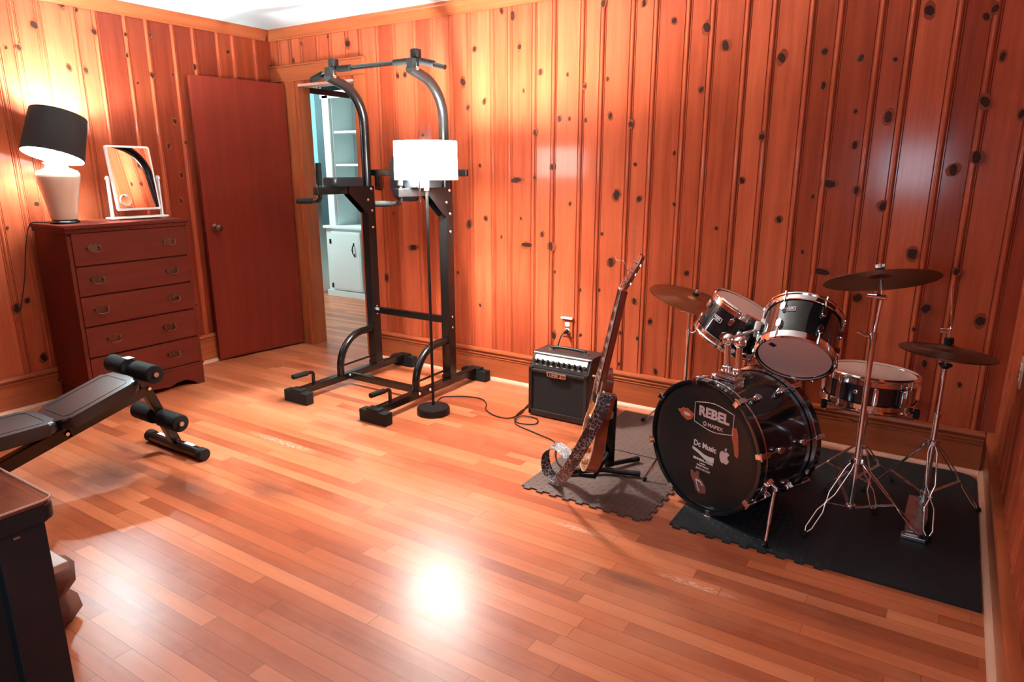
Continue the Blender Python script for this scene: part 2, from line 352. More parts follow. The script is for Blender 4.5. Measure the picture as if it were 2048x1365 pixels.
PB = lambda a, d, z: (a, -d, z)
struct('wall_back', wall_panel('wall_back', sb, [(-.11, DX0, 0, H), (DX0, DX1, DZ, H), (DX1, W + .11, 0, H)], PB, parse(KB), .11, 3), [PINE, KNOT, HALO])
sl = [-4.55, -4.42, -4.23, -4.1, -3.92, -3.79, -3.6, -3.46, -3.27, -3.14, -2.95, -2.82, -2.63, -2.5, -2.31, -2.18, -2.0, -1.865, -1.76, -1.625, -1.43, -1.305, -1.12, -.98, -.80, -.65, -.46, -.335, -.145]
PL = lambda a, d, z: (d, a, z)
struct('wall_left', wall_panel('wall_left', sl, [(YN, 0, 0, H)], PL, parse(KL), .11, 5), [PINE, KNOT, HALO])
PR = lambda a, d, z: (W - d, a, z)
kr = [(-.33, 1.1, 'n'), (-.75, .9, 'b'), (-1.2, 1.4, 'n'), (-.2, .55, 's'), (-1.0, .4, 'n')]
struct('wall_right', wall_panel('wall_right', [-.12, -.29, -.42, -.60, -.73, -.91, -1.04, -1.22, -1.36, -1.54, -1.67, -1.85, -2.0, -2.5, -3, -3.5, -4], [(YN, 0, 0, H)], PR, kr, .11, 8), [PINE, KNOT, HALO])
PN = lambda a, d, z: (a, YN + d, z)
wx0, wx1, wz0, wz1 = 3.87, 4.43, 1.19, 1.65
struct('wall_near', wall_panel('wall_near', [.3 + .31 * i for i in range(15)], [(-.11, wx0, 0, H), (wx0, wx1, 0, wz0), (wx0, wx1, wz1, H), (wx1, W + .11, 0, H)], PN, [], .11, 9), [PINE, KNOT, HALO])
mb = MB()
for (a, b, c, d) in ((wx0 - .06, wx1 + .06, wz1, wz1 + .07), (wx0 - .06, wx1 + .06, wz0 - .07, wz0), (wx0 - .06, wx0, wz0, wz1), (wx1, wx1 + .06, wz0, wz1), ((wx0 + wx1) / 2 - .012, (wx0 + wx1) / 2 + .012, wz0, wz1)):
    mb.box(((a + b) / 2, YN + .01, (c + d) / 2), (b - a, .035, d - c), .004)
struct('window_1', mb, TRIMX)
mb = MB(); mb.box((1.15, -1.25, -.05), (7.8, 7.1, .1)); struct('floor', mb, FLOOR)
mb = MB(); mb.box((W / 2, YN / 2 - .03, H + .05), (W + .3, -YN + .28, .1)); struct('ceiling', mb, CEIL)
# baseboards with a cap moulding and a pale shoe moulding as a part
BP = [(0, 0), (.020, 0), (.020, .150), (.024, .153), (.024, .158), (.020, .161), (.020, .166), (.028, .170), (.028, .178), (.022, .182), (.030, .188), (.034, .198), (.030, .209), (.018, .214), (0, .214)]
SP = [(.0195, 0)] + [(.0195 + .021 * cos(pi / 2 * i / 5), .021 * sin(pi / 2 * i / 5)) for i in range(6)]
CP = [(0, H - .075), (.012, H - .075), (.014, H - .066), (.024, H - .060), (.030, H - .045), (.046, H - .030), (.052, H - .016), (.052, H), (0, H)]
def run(prof, P, a0, a1, mb=None):
    mb = mb or MB(); A = [mb._v(P(a0, d + .0005, z)) for d, z in prof]; B_ = [mb._v(P(a1, d + .0005, z)) for d, z in prof]; n = len(prof)
    for i in range(n): mb._f([A[i], A[(i + 1) % n], B_[(i + 1) % n], B_[i]])
    mb._f(A); mb._f(B_[::-1]); return mb
for nm, P, a0, a1, mt in (('back', PB, 1.0, W - .036, TRIMX), ('left', PL, YN, -.035, TRIMY), ('right', PR, YN, -.0005, TRIMY), ('near', PN, .035, W - .036, TRIMX)):
    o = struct('baseboard_' + nm, run(BP, P, a0, a1), mt); ROOT[0] = V((0, 0, 0))
    obj('shoe_moulding', run(SP, P, a0, a1), SHOE, o)
for i, (P, a0, a1, mt) in enumerate(((PB, 0, W, TRIMX), (PL, YN, -.053, TRIMY), (PR, YN, -.053, TRIMY), (PN, .053, W - .053, TRIMX))):
    struct('trim_%d' % (i + 1), run(CP, P, a0, a1), mt)
# door casing, jamb, and the veneer door folded back against the left wall
for nm, x, wd in (('trim_5', .19, .125), ('trim_12', .945, .105)): mb = MB(); mb.box((x, -.012, DZ / 2 + .01), (wd, .022, DZ + .02), .004); struct(nm, mb, TRIMZ)
mb = MB(); mb.box((.5, -.0145, DZ + .078), (1.0, .028, .118), .008); mb.box((.5, -.02, DZ + .132), (1.0, .040, .012), .004); struct('trim_6', mb, TRIMX)
for nm, x in (('trim_7', DX0 + .009), ('trim_13', DX1 - .009)): mb = MB(); mb.box((x, .055, DZ / 2), (.018, .115, DZ)); struct(nm, mb, TRIMZ)
mb = MB(); mb.box(((DX0 + DX1) / 2, .055, DZ - .009), (DX1 - DX0 - .037, .115, .017)); struct('trim_8', mb, mat('warm_jamb_paint', (.70, .42, .32), .6, var=.03, scale=6))
ha, hb = V((.155, -.035)), V((.052, -.752)); dd = (hb - ha); an = math.atan2(dd.y, dd.x)
mb = MB(); dm = T(((ha + hb) / 2).to_3d() + V((0, 0, 1.032))) @ M.Rotation(an, 4, 'Z'); mb.box((0, 0, 0), (dd.length, .035, 2.036), .003, dm)
o = struct('door_1', mb, DOORW, ((ha.x + hb.x) / 2, (ha.y + hb.y) / 2, .012)); ROOT[0] = o.location.copy()
kx = dm @ V((dd.length / 2 - .07, 0, -.03)); nn = (dm.to_3x3() @ V((0, 1, 0)));  nn = nn if nn.x > 0 else -nn
mb = MB(); fm = frame(kx + nn * .0175, nn)
mb.lathe([(0, 0), (.030, 0), (.030, .004), (.022, .008), (.011, .012), (.011, .030), (.024, .036), (.029, .048), (.026, .060), (.014, .066), (0, .067)], fm, 24)
obj('door_knob', mb, BRASS, o)
mb = MB(); mb.box((dd.length / 2 + .0005, 0, -.03), (.002, .024, .055), 0, dm); obj('latch_plate', mb, BRASS, o)
for z in (-.78, .78):
    mb = MB(); mb.cyl(dm @ V((-dd.length / 2 - .006, 0, z - .045)), dm @ V((-dd.length / 2 - .006, 0, z + .045)), .006, 10); obj('hinge', mb, BRASS, o)

# ------------------------------------------------------------------ the hallway behind the doorway
mb = MB(); mb.box((-.6, 2.13, 1.25), (4.0, .1, 2.5)); struct('wall_hallway', mb, TEAL)
mb = MB(); mb.box((-.6, 1.10, 2.45), (4.0, 2.08, .06)); struct('ceiling_hallway', mb, mat('warm_hall_ceiling', (.80, .62, .55), .8, var=.03, scale=6))
for nm, x in (('left', -2.55), ('right', 1.35)): mb = MB(); mb.box((x, 1.1, 1.25), (.1, 2.0, 2.5)); struct('wall_hallway_' + nm, mb, TEAL)
mb = MB(); mb.bar((-.60, .72, 2.13), (-.66, 1.63, 2.13), .05, .045, bev=.006); struct('trim_9', mb, DRESS)
mb = MB(); mb.tube(arc((-.62, 1.0, 2.185), (0, 1, 0), (0, 0, 1), .03, -.9, 2.6), .006, 8); struct('trim_10', mb, DOORW)
Y = 1.65
root = thing('built_in_bookcase', 'white built-in bookcase with a cupboard below, seen through the doorway', 'bookcase', (-.86, Y + .17, 0))
mb = MB(); mb.box((-.80, Y + .19, .385), (1.12, .35, .77), .003); mb.box((-.80, Y + .18, .785), (1.16, .39, .03), .005); mb.box((-.80, Y + .0, .035), (1.14, .02, .07), .003); obj('cupboard', mb, CABW, root)
mb = MB(); mb.box((-1.265, Y + .05, 1.495), (.10, .04, 1.39), .006); mb.box((-.30, Y + .05, 1.495), (.10, .04, 1.39), .006); mb.box((-.80, Y + .05, 2.19), (1.08, .04, .075), .005); mb.box((-1.21, Y + .21, 1.495), (.02, .30, 1.39)); mb.box((-.33, Y + .21, 1.495), (.02, .30, 1.39)); obj('face_frame', mb, CABW, root)
mb = MB(); mb.box((-.77, Y + .365, 1.495), (.86, .012, 1.39)); obj('back_panel', mb, CABIN, root)
for z in (1.155, 1.46, 1.805):
    mb = MB(); mb.box((-.77, Y + .21, z), (.86, .28, .024), .003); obj('shelf', mb, CABW, root)
mb = MB(); mb.box((-1.035, Y - .001, .41), (.45, .022, .66), .005); d = obj('cupboard_door', mb, CABW, root)
mb = MB(); mb.box((-1.035, Y - .0125, .41), (.41, .004, .62), .0015); obj('raised_panel', mb, CABW, d)
for z in (.625, .125):
    mb = MB(); mb.box((-1.275, Y - .008, z), (.028, .012, .055), .003); mb.cyl((-1.262, Y - .016, z - .022), (-1.262, Y - .016, z + .022), .004, 8); obj('hinge', mb, BLKM, d)
mb = MB(); mb.tube([(-.905, Y - .013, .495), (-.905, Y - .035, .51), (-.905, Y - .042, .55), (-.905, Y - .035, .59), (-.905, Y - .013, .605)], [.007, .006, .008, .006, .007], 8)
for z in (.49, .61): mb.ball((-.905, Y - .015, z), .014, 10, (.7, .6, 1.3))
obj('handle', mb, BLKM, d)
root = thing('fireplace_mantel', 'white fireplace mantel with a dentil row against the teal hallway wall', 'mantel', (-1.95, 1.82, 0))
mb = MB(); mb.box((-1.95, 1.82, .545), (.78, .32, 1.09), .004); obj('surround', mb, CABW, root)
mb = MB(); mb.box((-1.93, 1.81, 1.13), (.86, .36, .16), .006); mb.box((-1.95, 1.84, 1.28), (.84, .30, .14), .006)
for i in range(14): mb.box((-2.28 + i * .05, 1.625, 1.15), (.024, .02, .05))
obj('frieze', mb, CABW, root)
mb = MB(); mb.box((-1.93, 1.80, 1.40), (.92, .40, .05), .008); obj('mantel_shelf', mb, CABW, root)
mb = MB(); mb.box((-1.378, 1.88, 1.61), (.118, .38, 1.60)); struct('trim_11', mb, DTEAL)  # dark strip painting the shade on the return between wall and bookcase
mb = MB(); mb.box((-1.475, 1.905, .15), (.17, .03, .30), .005); struct('baseboard_hallway', mb, CABW)
# ------------------------------------------------------------------ dresser with its lamp and mirror
DX, Y0, Y1, DT = .43, -1.858, -1.128, 1.112
root = thing('dresser', 'tall reddish brown five-drawer dresser against the left wall', 'dresser', (.25, (Y0 + Y1) / 2, 0))
ym = (Y0 + Y1) / 2
mb = MB(); mb.box((.235, ym, .615), (.37, Y1 - Y0, .96), .004); mb.box((.425, Y0 + .011, .60), (.012, .022, .90), .002); mb.box((.425, Y1 - .011, .60), (.012, .022, .90), .002); obj('carcass', mb, DRESS, root)
mb = MB(); mb.box((.245, ym, DT - .012), (.41, Y1 - Y0 + .03, .024), .006); mb.box((.24, ym, DT - .036), (.395, Y1 - Y0 + .012, .024), .004)
for i in range(44): mb.box((.437, Y0 + .012 + i * (Y1 - Y0 - .024) / 43, DT - .036), (.006, .009, .018))
obj('top', mb, DRESS, root)
mb = MB(); pts = [(Y0, 0), (Y0 + .05, 0), (Y0 + .075, .025), (Y0 + .13, .05), (Y0 + .2, .045), (Y0 + .24, .028), (ym, .042), (Y1 - .24, .028), (Y1 - .2, .045), (Y1 - .13, .05), (Y1 - .075, .025), (Y1 - .05, 0), (Y1, 0), (Y1, .135), (Y0, .135)]
mb.prism(pts, .408, .432, M(((0, 0, 1, 0), (1, 0, 0, 0), (0, 1, 0, 0), (0, 0, 0, 1))))
mb.box((.242, Y0 + .012, .0675), (.352, .022, .135)); mb.box((.242, Y1 - .012, .0675), (.352, .022, .135)); mb.box((.238, ym, .142), (.40, Y1 - Y0 + .012, .016), .004)
obj('plinth', mb, DRESS, root)
zs = [1.066, .873, .697, .517, .330, .152]
hy = [(-1.724, -1.266), (-1.727, -1.270), (-1.73, -1.280), (-1.684, -1.332), (-1.68, -1.325)]
for i in range(5):
    zt, zb = zs[i] - .004, zs[i + 1] + .004; zc = (zt + zb) / 2
    mb = MB(); mb.box((DX - .004, ym, zc), (.020, Y1 - Y0 - .046, zt - zb), .004); dr = obj('drawer', mb, DRESS, root)
    for hyv in hy[i]:
        m4 = M(((0, 0, 1, DX + .0062), (1, 0, 0, hyv), (0, 1, 0, zc + .006), (0, 0, 0, 1)))
        bp = [(-.048, .006), (-.040, .018), (-.026, .012), (-.016, .024), (0, .018), (.016, .024), (.026, .012), (.040, .018), (.048, .006), (.040, -.010), (.022, -.012), (.010, -.024), (0, -.018), (-.010, -.024), (-.022, -.012), (-.040, -.010)]
        mb = MB(); mb.prism(bp, 0, .0018, m4, .0005)
        for q in (-.032, .032): mb.lathe([(0, .014), (.005, .013), (.006, .006), (.004, 0)], m4 @ T(q, .004, 0), 10)
        mb.tube([m4 @ V(p) for p in smooth([(-.032, .004, .012), (-.035, -.008, .018), (-.026, -.020, .022), (0, -.024, .023), (.026, -.020, .022), (.035, -.008, .018), (.032, .004, .012)], 4)], .0028, 8)
        obj('handle', mb, BRASS, dr)
LC = V((.245, -1.765, DT)); ta = axv(R(19), math.atan2(.325, -.10))
root = thing('table_lamp', 'cream table lamp with a tilted dark drum shade on the dresser', 'lamp', LC)
fm = T(LC)
mb = MB(); mb.lathe([(0, 0), (.074, 0), (.078, .006), (.074, .014), (.066, .018), (.060, .022), (0, .022)], fm, 32); obj('base', mb, BLK, root)
mb = MB(); mb.lathe([(0, .022), (.062, .022), (.068, .03), (.072, .06), (.082, .12), (.095, .18), (.106, .23), (.112, .262), (.112, .278), (.102, .296), (.080, .306), (.062, .313), (.056, .322), (.058, .334), (.066, .340), (.066, .346), (.03, .348), (0, .348)], fm, 40); obj('body', mb, CREAM, root)
mb = MB(); mb.cyl(LC + V((0, 0, .347)), LC + V((0, 0, .375)), .012, 14); mb.cyl(LC + V((0, 0, .373)), LC + V((0, 0, .41)), .019, 16, bev=.003); mb.box((LC.x + .02, LC.y, LC.z + .395), (.02, .008, .008), .002); obj('socket', mb, DTEAL, root)
mb = MB(); mb.lathe([(0, -.04), (.013, -.04), (.014, -.02), (.028, .012), (.030, .028), (.024, .046), (.010, .056), (0, .057)], T(LC + V((0, 0, .44))), 20); obj('bulb', mb, BULB, root)
sc = LC + V((0, .022, .492)); sm = frame(sc, ta); rT, rB, hh = .143, .158, .122
mb = MB(); mb.lathe([(rB - .003, -hh), (rB, -hh), (rT, hh), (rT - .003, hh)], sm, 56); sh = obj('shade', mb, SHADED, root)
mb = MB(); mb.lathe([(rB - .0032, -hh + .001), (rT - .0032, hh - .001), (rT - .0045, hh - .001), (rB - .0045, -hh + .001), (rB - .0032, -hh + .001)], sm, 56); obj('lining', mb, SHADEIN, sh)
mb = MB()
for a in (0, 2.09, 4.19): mb.tube([sm @ V((.012 * cos(a), .012 * sin(a), -.035)), sm @ V((.146 * cos(a), .146 * sin(a), -.02))], .0018, 6)
mb.tube([sm @ V((.013 * cos(i * pi / 8), .013 * sin(i * pi / 8), -.035)) for i in range(16)], .002, 6, True); obj('spider', mb, STEEL, sh)
mb = MB(); mb.tube(smooth([LC + V((-.082, -.02, .006)), (.14, -1.83, DT + .006), (.10, -1.890, DT - .005), (.06, -1.915, .98), (.05, -1.95, .78), (.045, -2.0, .60)], 6), .003, 6); obj('cord', mb, BLKM, root)
# vanity mirror
MC = V((.255, -1.338, DT)); nt_ = V((1.63, .12, .24)).normalized()
root = thing('vanity_mirror', 'white rectangular tilting vanity mirror standing on the dresser', 'mirror', MC)
mb = MB(); mb.box((MC.x, MC.y, DT + .012), (.085, .36, .012), .004); mb.box((MC.x, MC.y - .15, DT + .003), (.06, .03, .006), .001); mb.box((MC.x, MC.y + .15, DT + .003), (.06, .03, .006), .001); obj('base', mb, WHITE, root)
for q in (-1, 1):
    mb = MB(); mb.box((MC.x, MC.y + q * .158, DT + .142), (.026, .012, .25), .004); mb.cyl((MC.x, MC.y + q * .150, DT + .252), (MC.x, MC.y + q * .170, DT + .252), .009, 14); obj('post', mb, WHITE, root)
mm = frame(MC + V((0, 0, .252)), nt_, (0, 1, 0))
mb = MB(); mb.prism(rrect(.288, .395, .014), -.010, .008, mm, .003); fr = obj('frame', mb, WHITE, root)
mb = MB(); mb.prism(rrect(.262, .369, .008), .0081, .0092, mm); obj('mirror_glass', mb, GLASS, fr)
mb = MB(); mb.lathe([(.030, .0085), (.036, .009), (.037, .014), (.034, .017), (.030, .015)], mm @ T(-.085, -.135, .0005), 28); mg = obj('magnifier', mb, WHITE, fr)
mb = MB(); mb.lathe([(0, .013), (.0305, .0145), (.0305, .010), (0, .010)], mm @ T(-.085, -.135, .0005), 28); obj('magnifier_glass', mb, GLASS, mg)

# ------------------------------------------------------------------ sit-up bench
BX = 1.375
root = thing('weight_bench', 'black padded sit-up bench with foam foot rollers in front of the dresser', 'bench', (BX, -2.3, 0))
mb = MB(); mb.cyl((BX - .24, -1.915, .031), (BX + .24, -1.915, .031), .030, 22); ft = obj('foot_bar', mb, BLK, root)
for q in (-1, 1):
    mb = MB(); mb.cyl((BX + q * .205, -1.915, .0325), (BX + q * .247, -1.915, .0325), .0325, 22, bev=.004); obj('end_cap', mb, RUB, ft)
    mb = MB(); mb.box((BX + q * .12, -1.912, .0612), (.075, .02, .0015), 0); obj('warning_label', mb, WHITE, ft)
mb = MB(); mb.bar((BX, -1.917, .05), (BX, -2.077, .49), .045, .045, (1, 0, 0), .004); obj('leg_post', mb, BLK, root)
mb = MB(); mb.bar((BX, -2.04, .365), (BX, -2.42, .265), .05, .05, (1, 0, 0), .004); mb.bar((BX, -2.40, .275), (BX, -3.25, .045), .05, .06, (1, 0, 0), .004); mb.box((BX, -3.24, .027), (.42, .05, .05), .006); obj('main_beam', mb, BLK, root)
mb = MB(); mb.bar((BX, -2.43, .29), (BX, -3.12, .30), .04, .04, (1, 0, 0), .003); mb.bar((BX, -2.85, .285), (BX, -2.95, .13), .03, .03, (1, 0, 0)); obj('seat_rail', mb, BLK, root)
for (y, z) in ((-2.077, .485), (-1.985, .21)):
    for q in (-1, 1):
        mb = MB(); mb.lathe([(.012, 0), (.040, 0), (.044, .005), (.044, .155), (.040, .16), (.012, .16)], frame((BX + q * .030, y, z), (q, 0, 0)), 26); obj('foam_roller', mb, FOAM, root)
    mb = MB(); mb.cyl((BX - .2, y, z), (BX + .2, y, z), .012, 12); obj('roller_bar', mb, STEEL, root)
mb = MB(); mb.box((BX - .05, -2.068, .529), (.055, .035, .001), 0); obj('care_label', mb, WHITE, root)
def pad(a, b, wd, th):
    a, b = V(a), V(b); ln = (b - a).length; m4 = frame((a + b) / 2, (b - a).cross(V((1, 0, 0))), (1, 0, 0))
    if (m4.to_3x3() @ V((0, 0, 1))).z < 0: m4 = m4 @ M.Rotation(pi, 4, 'X')
    mb = MB(); mb.prism(rrect(wd, ln, .045, 5), -th / 2, th / 2, m4, .018)
    sm_ = MB(); sm_.tube([m4 @ V((p[0], p[1], th / 2 + .0002)) for p in rrect(wd - .07, ln - .07, .03, 5)], .0022, 6, True)
    return mb, sm_
for nm, a, b, wd in (('back_pad', (BX, -2.115, .440), (BX, -2.47, .335), .27), ('seat_pad', (BX, -2.485, .347), (BX, -3.12, .348), .28)):
    mb, sm_ = pad(a, b, wd, .055); o = obj(nm, mb, VINYL, root); obj('seam', sm_, BLKM, o)
for (x, y, z) in ((BX + .025, -2.03, .375), (BX + .026, -2.42, .27), (BX + .024, -1.925, .065)):
    mb = MB(); mb.cyl((x, y, z), (x + .012, y, z), .009, 6); obj('bolt', mb, CHROME, root)

# ------------------------------------------------------------------ desk at the lower left, with what lies on and behind it
root = thing('desk', 'dark desk with a glossy top and a painted edge highlight at the lower left', 'desk', (2.6, -3.6, 0))
DESKB = mat('dark_blue_black_desk_paint', (.006, .014, .018), .5, var=.1, scale=10)
DESKTOP = wood('glossy_desk_top', (.10, .028, .016), (.20, .060, .032), 'x', .12, 2, .6)
mb = MB(); mb.prism([(p[0] + 2.62, p[1] - 3.56) for p in rrect(.96, .80, .022, 5)], .742, .750, None, .002); obj('top', mb, DESKTOP, root)
mb = MB(); mb.tube([(p[0] + 2.62, p[1] - 3.56, .7515) for p in rrect(.962, .802, .022, 6)], .0026, 6, True); obj('edge_highlight', mb, SHOE, root)  # pale tube standing in for the highlight along the top's edge
mb = MB(); mb.prism([(p[0] + 2.62, p[1] - 3.56) for p in rrect(.965, .805, .024, 5)], .705, .7418, None, .006); obj('top_apron', mb, DESKB, root)
for (x, y) in ((3.07, -3.225), (3.07, -3.90), (2.17, -3.225), (2.17, -3.90)):
    mb = MB(); mb.box((x, y, .353), (.05, .09, .704), .004); obj('leg', mb, DESKB, root)
mb = MB(); mb.box((3.055, -3.56, .37), (.02, .60, .66)); obj('side_panel', mb, SHADED, root)
mb = MB(); mb.box((3.09, -3.235, .69), (.012, .012, .005)); obj('screw_plate', mb, STEEL, root)
root = thing('tray', 'small pale-rimmed tray at the back corner of the desk top', 'tray', (2.80, -3.235, .752))
mb = MB(); mb.prism([(p[0] + 2.80, p[1] - 3.235) for p in rrect(.19, .11, .02)], .754, .768, None, .003); obj('body', mb, BLKM, root)
mb = MB(); mb.tube([(p[0] + 2.80, p[1] - 3.235, .770) for p in rrect(.186, .106, .02, 5)], .004, 8, True); obj('rim', mb, SHOE, root)
BC = V((2.335, -2.955, 0))
root = thing('bag', 'crumpled dark brown bag on the floor behind the desk', 'bag', BC)
BAG = mat('brown_bag_cloth', (.12, .045, .030), .7, var=.4, scale=18, bmp=.4)
mb = MB(); random.seed(3)
mb.lathe([(0, .002), (.07, .002), (.098, .03), (.085, .075), (.065, .10), (.092, .135), (.102, .17), (.080, .205), (.03, .212), (0, .212)], T(BC), 18)
for v in mb.b.verts:
    if v.co.z > .01: v.co += V((random.uniform(-.012, .012), random.uniform(-.012, .012), random.uniform(-.006, .006)))
obj('body', mb, BAG, root, 179)
mb = MB(); mb.tube(smooth([BC + V(p) for p in ((-.05, 0, .22), (-.045, .0, .232), (-.10, .02, .2), (-.13, .02, .12), (-.12, .01, .06))], 4), .008, 8); obj('handle', mb, BAG, root)
o = MB(); o.box((BC.x + .055, BC.y + .005, .234), (.13, .085, .026), .003, T(0, 0, 0)); tag(obj('box', o, WHITE, None, 38, (BC.x, BC.y, .216)), 'small white box lying on top of the brown bag behind the desk', 'box')
# ------------------------------------------------------------------ power tower
XL, XR, UY = 1.31, 1.965, -.362
root = thing('power_tower', 'black steel pull-up and dip tower standing beside the doorway', 'power tower', ((XL + XR) / 2, -.5, 0))
for x in (XL, XR):
    mb = MB(); mb.bar((x, -1.06, .068), (x, -.06, .068), .05, .045, (1, 0, 0), .004); obj('base_rail', mb, BLK, root)
    for (y, dy) in ((-1.06, .062), (-.075, .062)):
        mb = MB(); mb.box((x, y, .0375), (.205, dy, .075), .006); mb.box((x, y, .075), (.10, dy - .004, .03), .006); obj('rubber_foot', mb, RUB, root)
    # upright with its forward-curving top
    pts = [(x, UY, .088), (x, UY - .004, .7), (x, UY - .004, 1.2), (x, UY - .004, 1.66)] + arc((x, UY - .244, 1.70), (0, 1, 0), (0, 0, 1), .24, .05, 1.25, 12) + [(x, -.655, 1.963)]
    mb = MB(); mb.tube(pts, .030, 14); obj('upright', mb, BLK, root)
    mb = MB(); mb.box((x, UY - .002, .65), (.066, .070, 1.13), .008); mb.box((x, UY, .10), (.075, .075, .024), .003); obj('upright_sleeve', mb, BLK, root)
    mb = MB(); mb.box((x, -.628, 1.985), (.05, .055, .065), .006); mb.box((x, -.60, 2.045), (.046, .05, .05), .008); obj('bar_clamp', mb, BLKM, root)
    mb = MB(); mb.cyl((x + .026, -.625, 1.962), (x + .036, -.625, 1.962), .010, 6); obj('bolt', mb, CHROME, root)
    mb = MB(); mb.box((x + .0265, -.63, 1.985), (.003, .008, .05)); obj('bolt_shank', mb, CHROME, root)
    # arched brace
    mb = MB(); mb.tube([(x, UY - .03, .345)] + arc((x, UY - .12, .125), (0, 1, 0), (0, 0, 1), .22, 1.62, pi - .05, 12) + [(x, UY - .34, .09)], .024, 12); obj('arched_brace', mb, BLK, root)
    mb = MB(); mb.cyl((x, UY - .02, .15), (x, UY - .32, .145), .007, 10); obj('brace_rod', mb, BLK, root)
    mb = MB(); mb.tube([(x, -.935, .086), (x, -.935, .135)] + arc((x, -.955, .145), (0, 1, 0), (0, 0, 1), .022, .2, pi / 2, 5) + [(x, -1.08, .170)], .011, 12); ph = obj('push_up_handle', mb, BLK, root)
    mb = MB(); mb.cyl((x, -.98, .1685), (x, -1.095, .1715), .016, 14, bev=.003); obj('grip', mb, FOAM, ph)
    # arm rest
    mb = MB(); mb.box((x, -.59, 1.288), (.042, .44, .048), .004); mb.prism([(-.335, 1.31), (-.335, 1.11), (-.415, 1.14), (-.56, 1.268), (-.56, 1.31)], x - .031, x - .025, M(((0, 0, 1, 0), (1, 0, 0, 0), (0, 1, 0, 0), (0, 0, 0, 1)))); mb.prism([(-.335, 1.31), (-.335, 1.11), (-.415, 1.14), (-.56, 1.268), (-.56, 1.31)], x + .025, x + .031, M(((0, 0, 1, 0), (1, 0, 0, 0), (0, 1, 0, 0), (0, 0, 0, 1)))); ar = obj('arm_bracket', mb, BLK, root)
    for (y, z) in ((-.362, 1.29), (-.362, 1.15), (-.395, 1.22), (-.362, 1.04)):
        for q in (-1, 1): mb = MB(); mb.lathe([(0, .008), (.007, .007), (.010, .002), (.010, 0), (0, 0)], frame((x + q * .031, y, z), (q, 0, 0)), 10); obj('bolt', mb, CHROME, ar)
    mb = MB(); mb.prism([(p[0] + x, p[1] - .575) for p in rrect(.11, .275, .035, 5)], 1.312, 1.368, None, .016); obj('arm_pad', mb, VINYL, root)
    q = -1 if x == XR else -1
    mb = MB(); mb.tube([(x, -.775, 1.45), (x, -.775, 1.30), (x, -.775, 1.258)] + arc((x - .028, -.775, 1.255), (1, 0, 0), (0, 0, -1), .028, .2, pi / 2, 5) + [(x - .05, -.79, 1.227), (x - .115, -.86, 1.227)], .013, 12); hd = obj('arm_handle', mb, BLK, root)
    mb = MB(); mb.cyl((x, -.775, 1.455), (x, -.775, 1.325), .018, 14, bev=.004); obj('grip', mb, FOAM, hd)
    mb = MB(); mb.cyl((x - .05, -.79, 1.227), (x - .118, -.863, 1.227), .017, 14, bev=.004); obj('grip', mb, FOAM, hd)
for (z, y, t, nm) in ((.475, UY, .045, 'lower_crossbar'), (.065, -.625, .045, 'floor_crossbar')):
    mb = MB(); mb.box(((XL + XR) / 2, y, z), (XR - XL - .04, .03, t), .004); obj(nm, mb, BLK, root)
mb = MB(); mb.box((XL + .045, UY - .0165, .485), (.04, .0012, .018)); obj('size_label', mb, WHITE, root)
for x, y, z in ((XL + .028, UY, .50), (XL + .028, UY, .45), (XR + .028, UY, .50), (XR + .028, UY, .43), (XL + .026, -.645, .075), (XR + .026, -.60, .075), (XR + .026, -.70, .075)):
    mb = MB(); mb.lathe([(0, .009), (.006, .008), (.010, .003), (.010, 0), (0, 0)], frame((x, y, z), (1, 0, 0)), 10); obj('bolt', mb, CHROME, root)
mb = MB(); mb.box(((XL + XR) / 2 + .06, UY + .045, 1.395), (XR - XL + .15, .022, .040), .003); mb.box((XL + .05, UY + .04, 1.35), (.03, .02, .13), .003); mb.box((XR, UY + .04, 1.35), (.03, .02, .13), .003); obj('back_crossbar', mb, BLK, root)
mb = MB(); mb.prism([(p[0] + 1.683, p[1] + 1.375) for p in rrect(.235, .31, .07, 6)], -UY + .005, -UY + .055, M(((1, 0, 0, 0), (0, 0, -1, 0), (0, 1, 0, 0), (0, 0, 0, 1))), .016); obj('back_pad', mb, VINYL, root)
PBY, PBZ = -.60, 2.008
mb = MB(); mb.tube([(XL - .205, PBY, 1.958), (XL - .03, PBY, PBZ - .004), (XL + .03, PBY, PBZ), ((XL + XR) / 2, PBY, PBZ), (XR - .03, PBY, PBZ), (XR + .03, PBY, PBZ - .004), (XR + .205, PBY, 1.958)], .0135, 14); pb = obj('pull_up_bar', mb, BLK, root)
for a, b in (((XL - .195, PBY, 1.961), (XL - .10, PBY, 1.988)), ((XR + .035, PBY, PBZ - .006), (XR + .13, PBY, 1.979)), ((XL + .035, PBY, PBZ), (XL + .145, PBY, PBZ)), ((XR - .165, PBY, PBZ), (XR - .055, PBY, PBZ))):
    mb = MB(); mb.cyl(a, b, .0185, 14, bev=.003); obj('grip', mb, FOAM, pb)

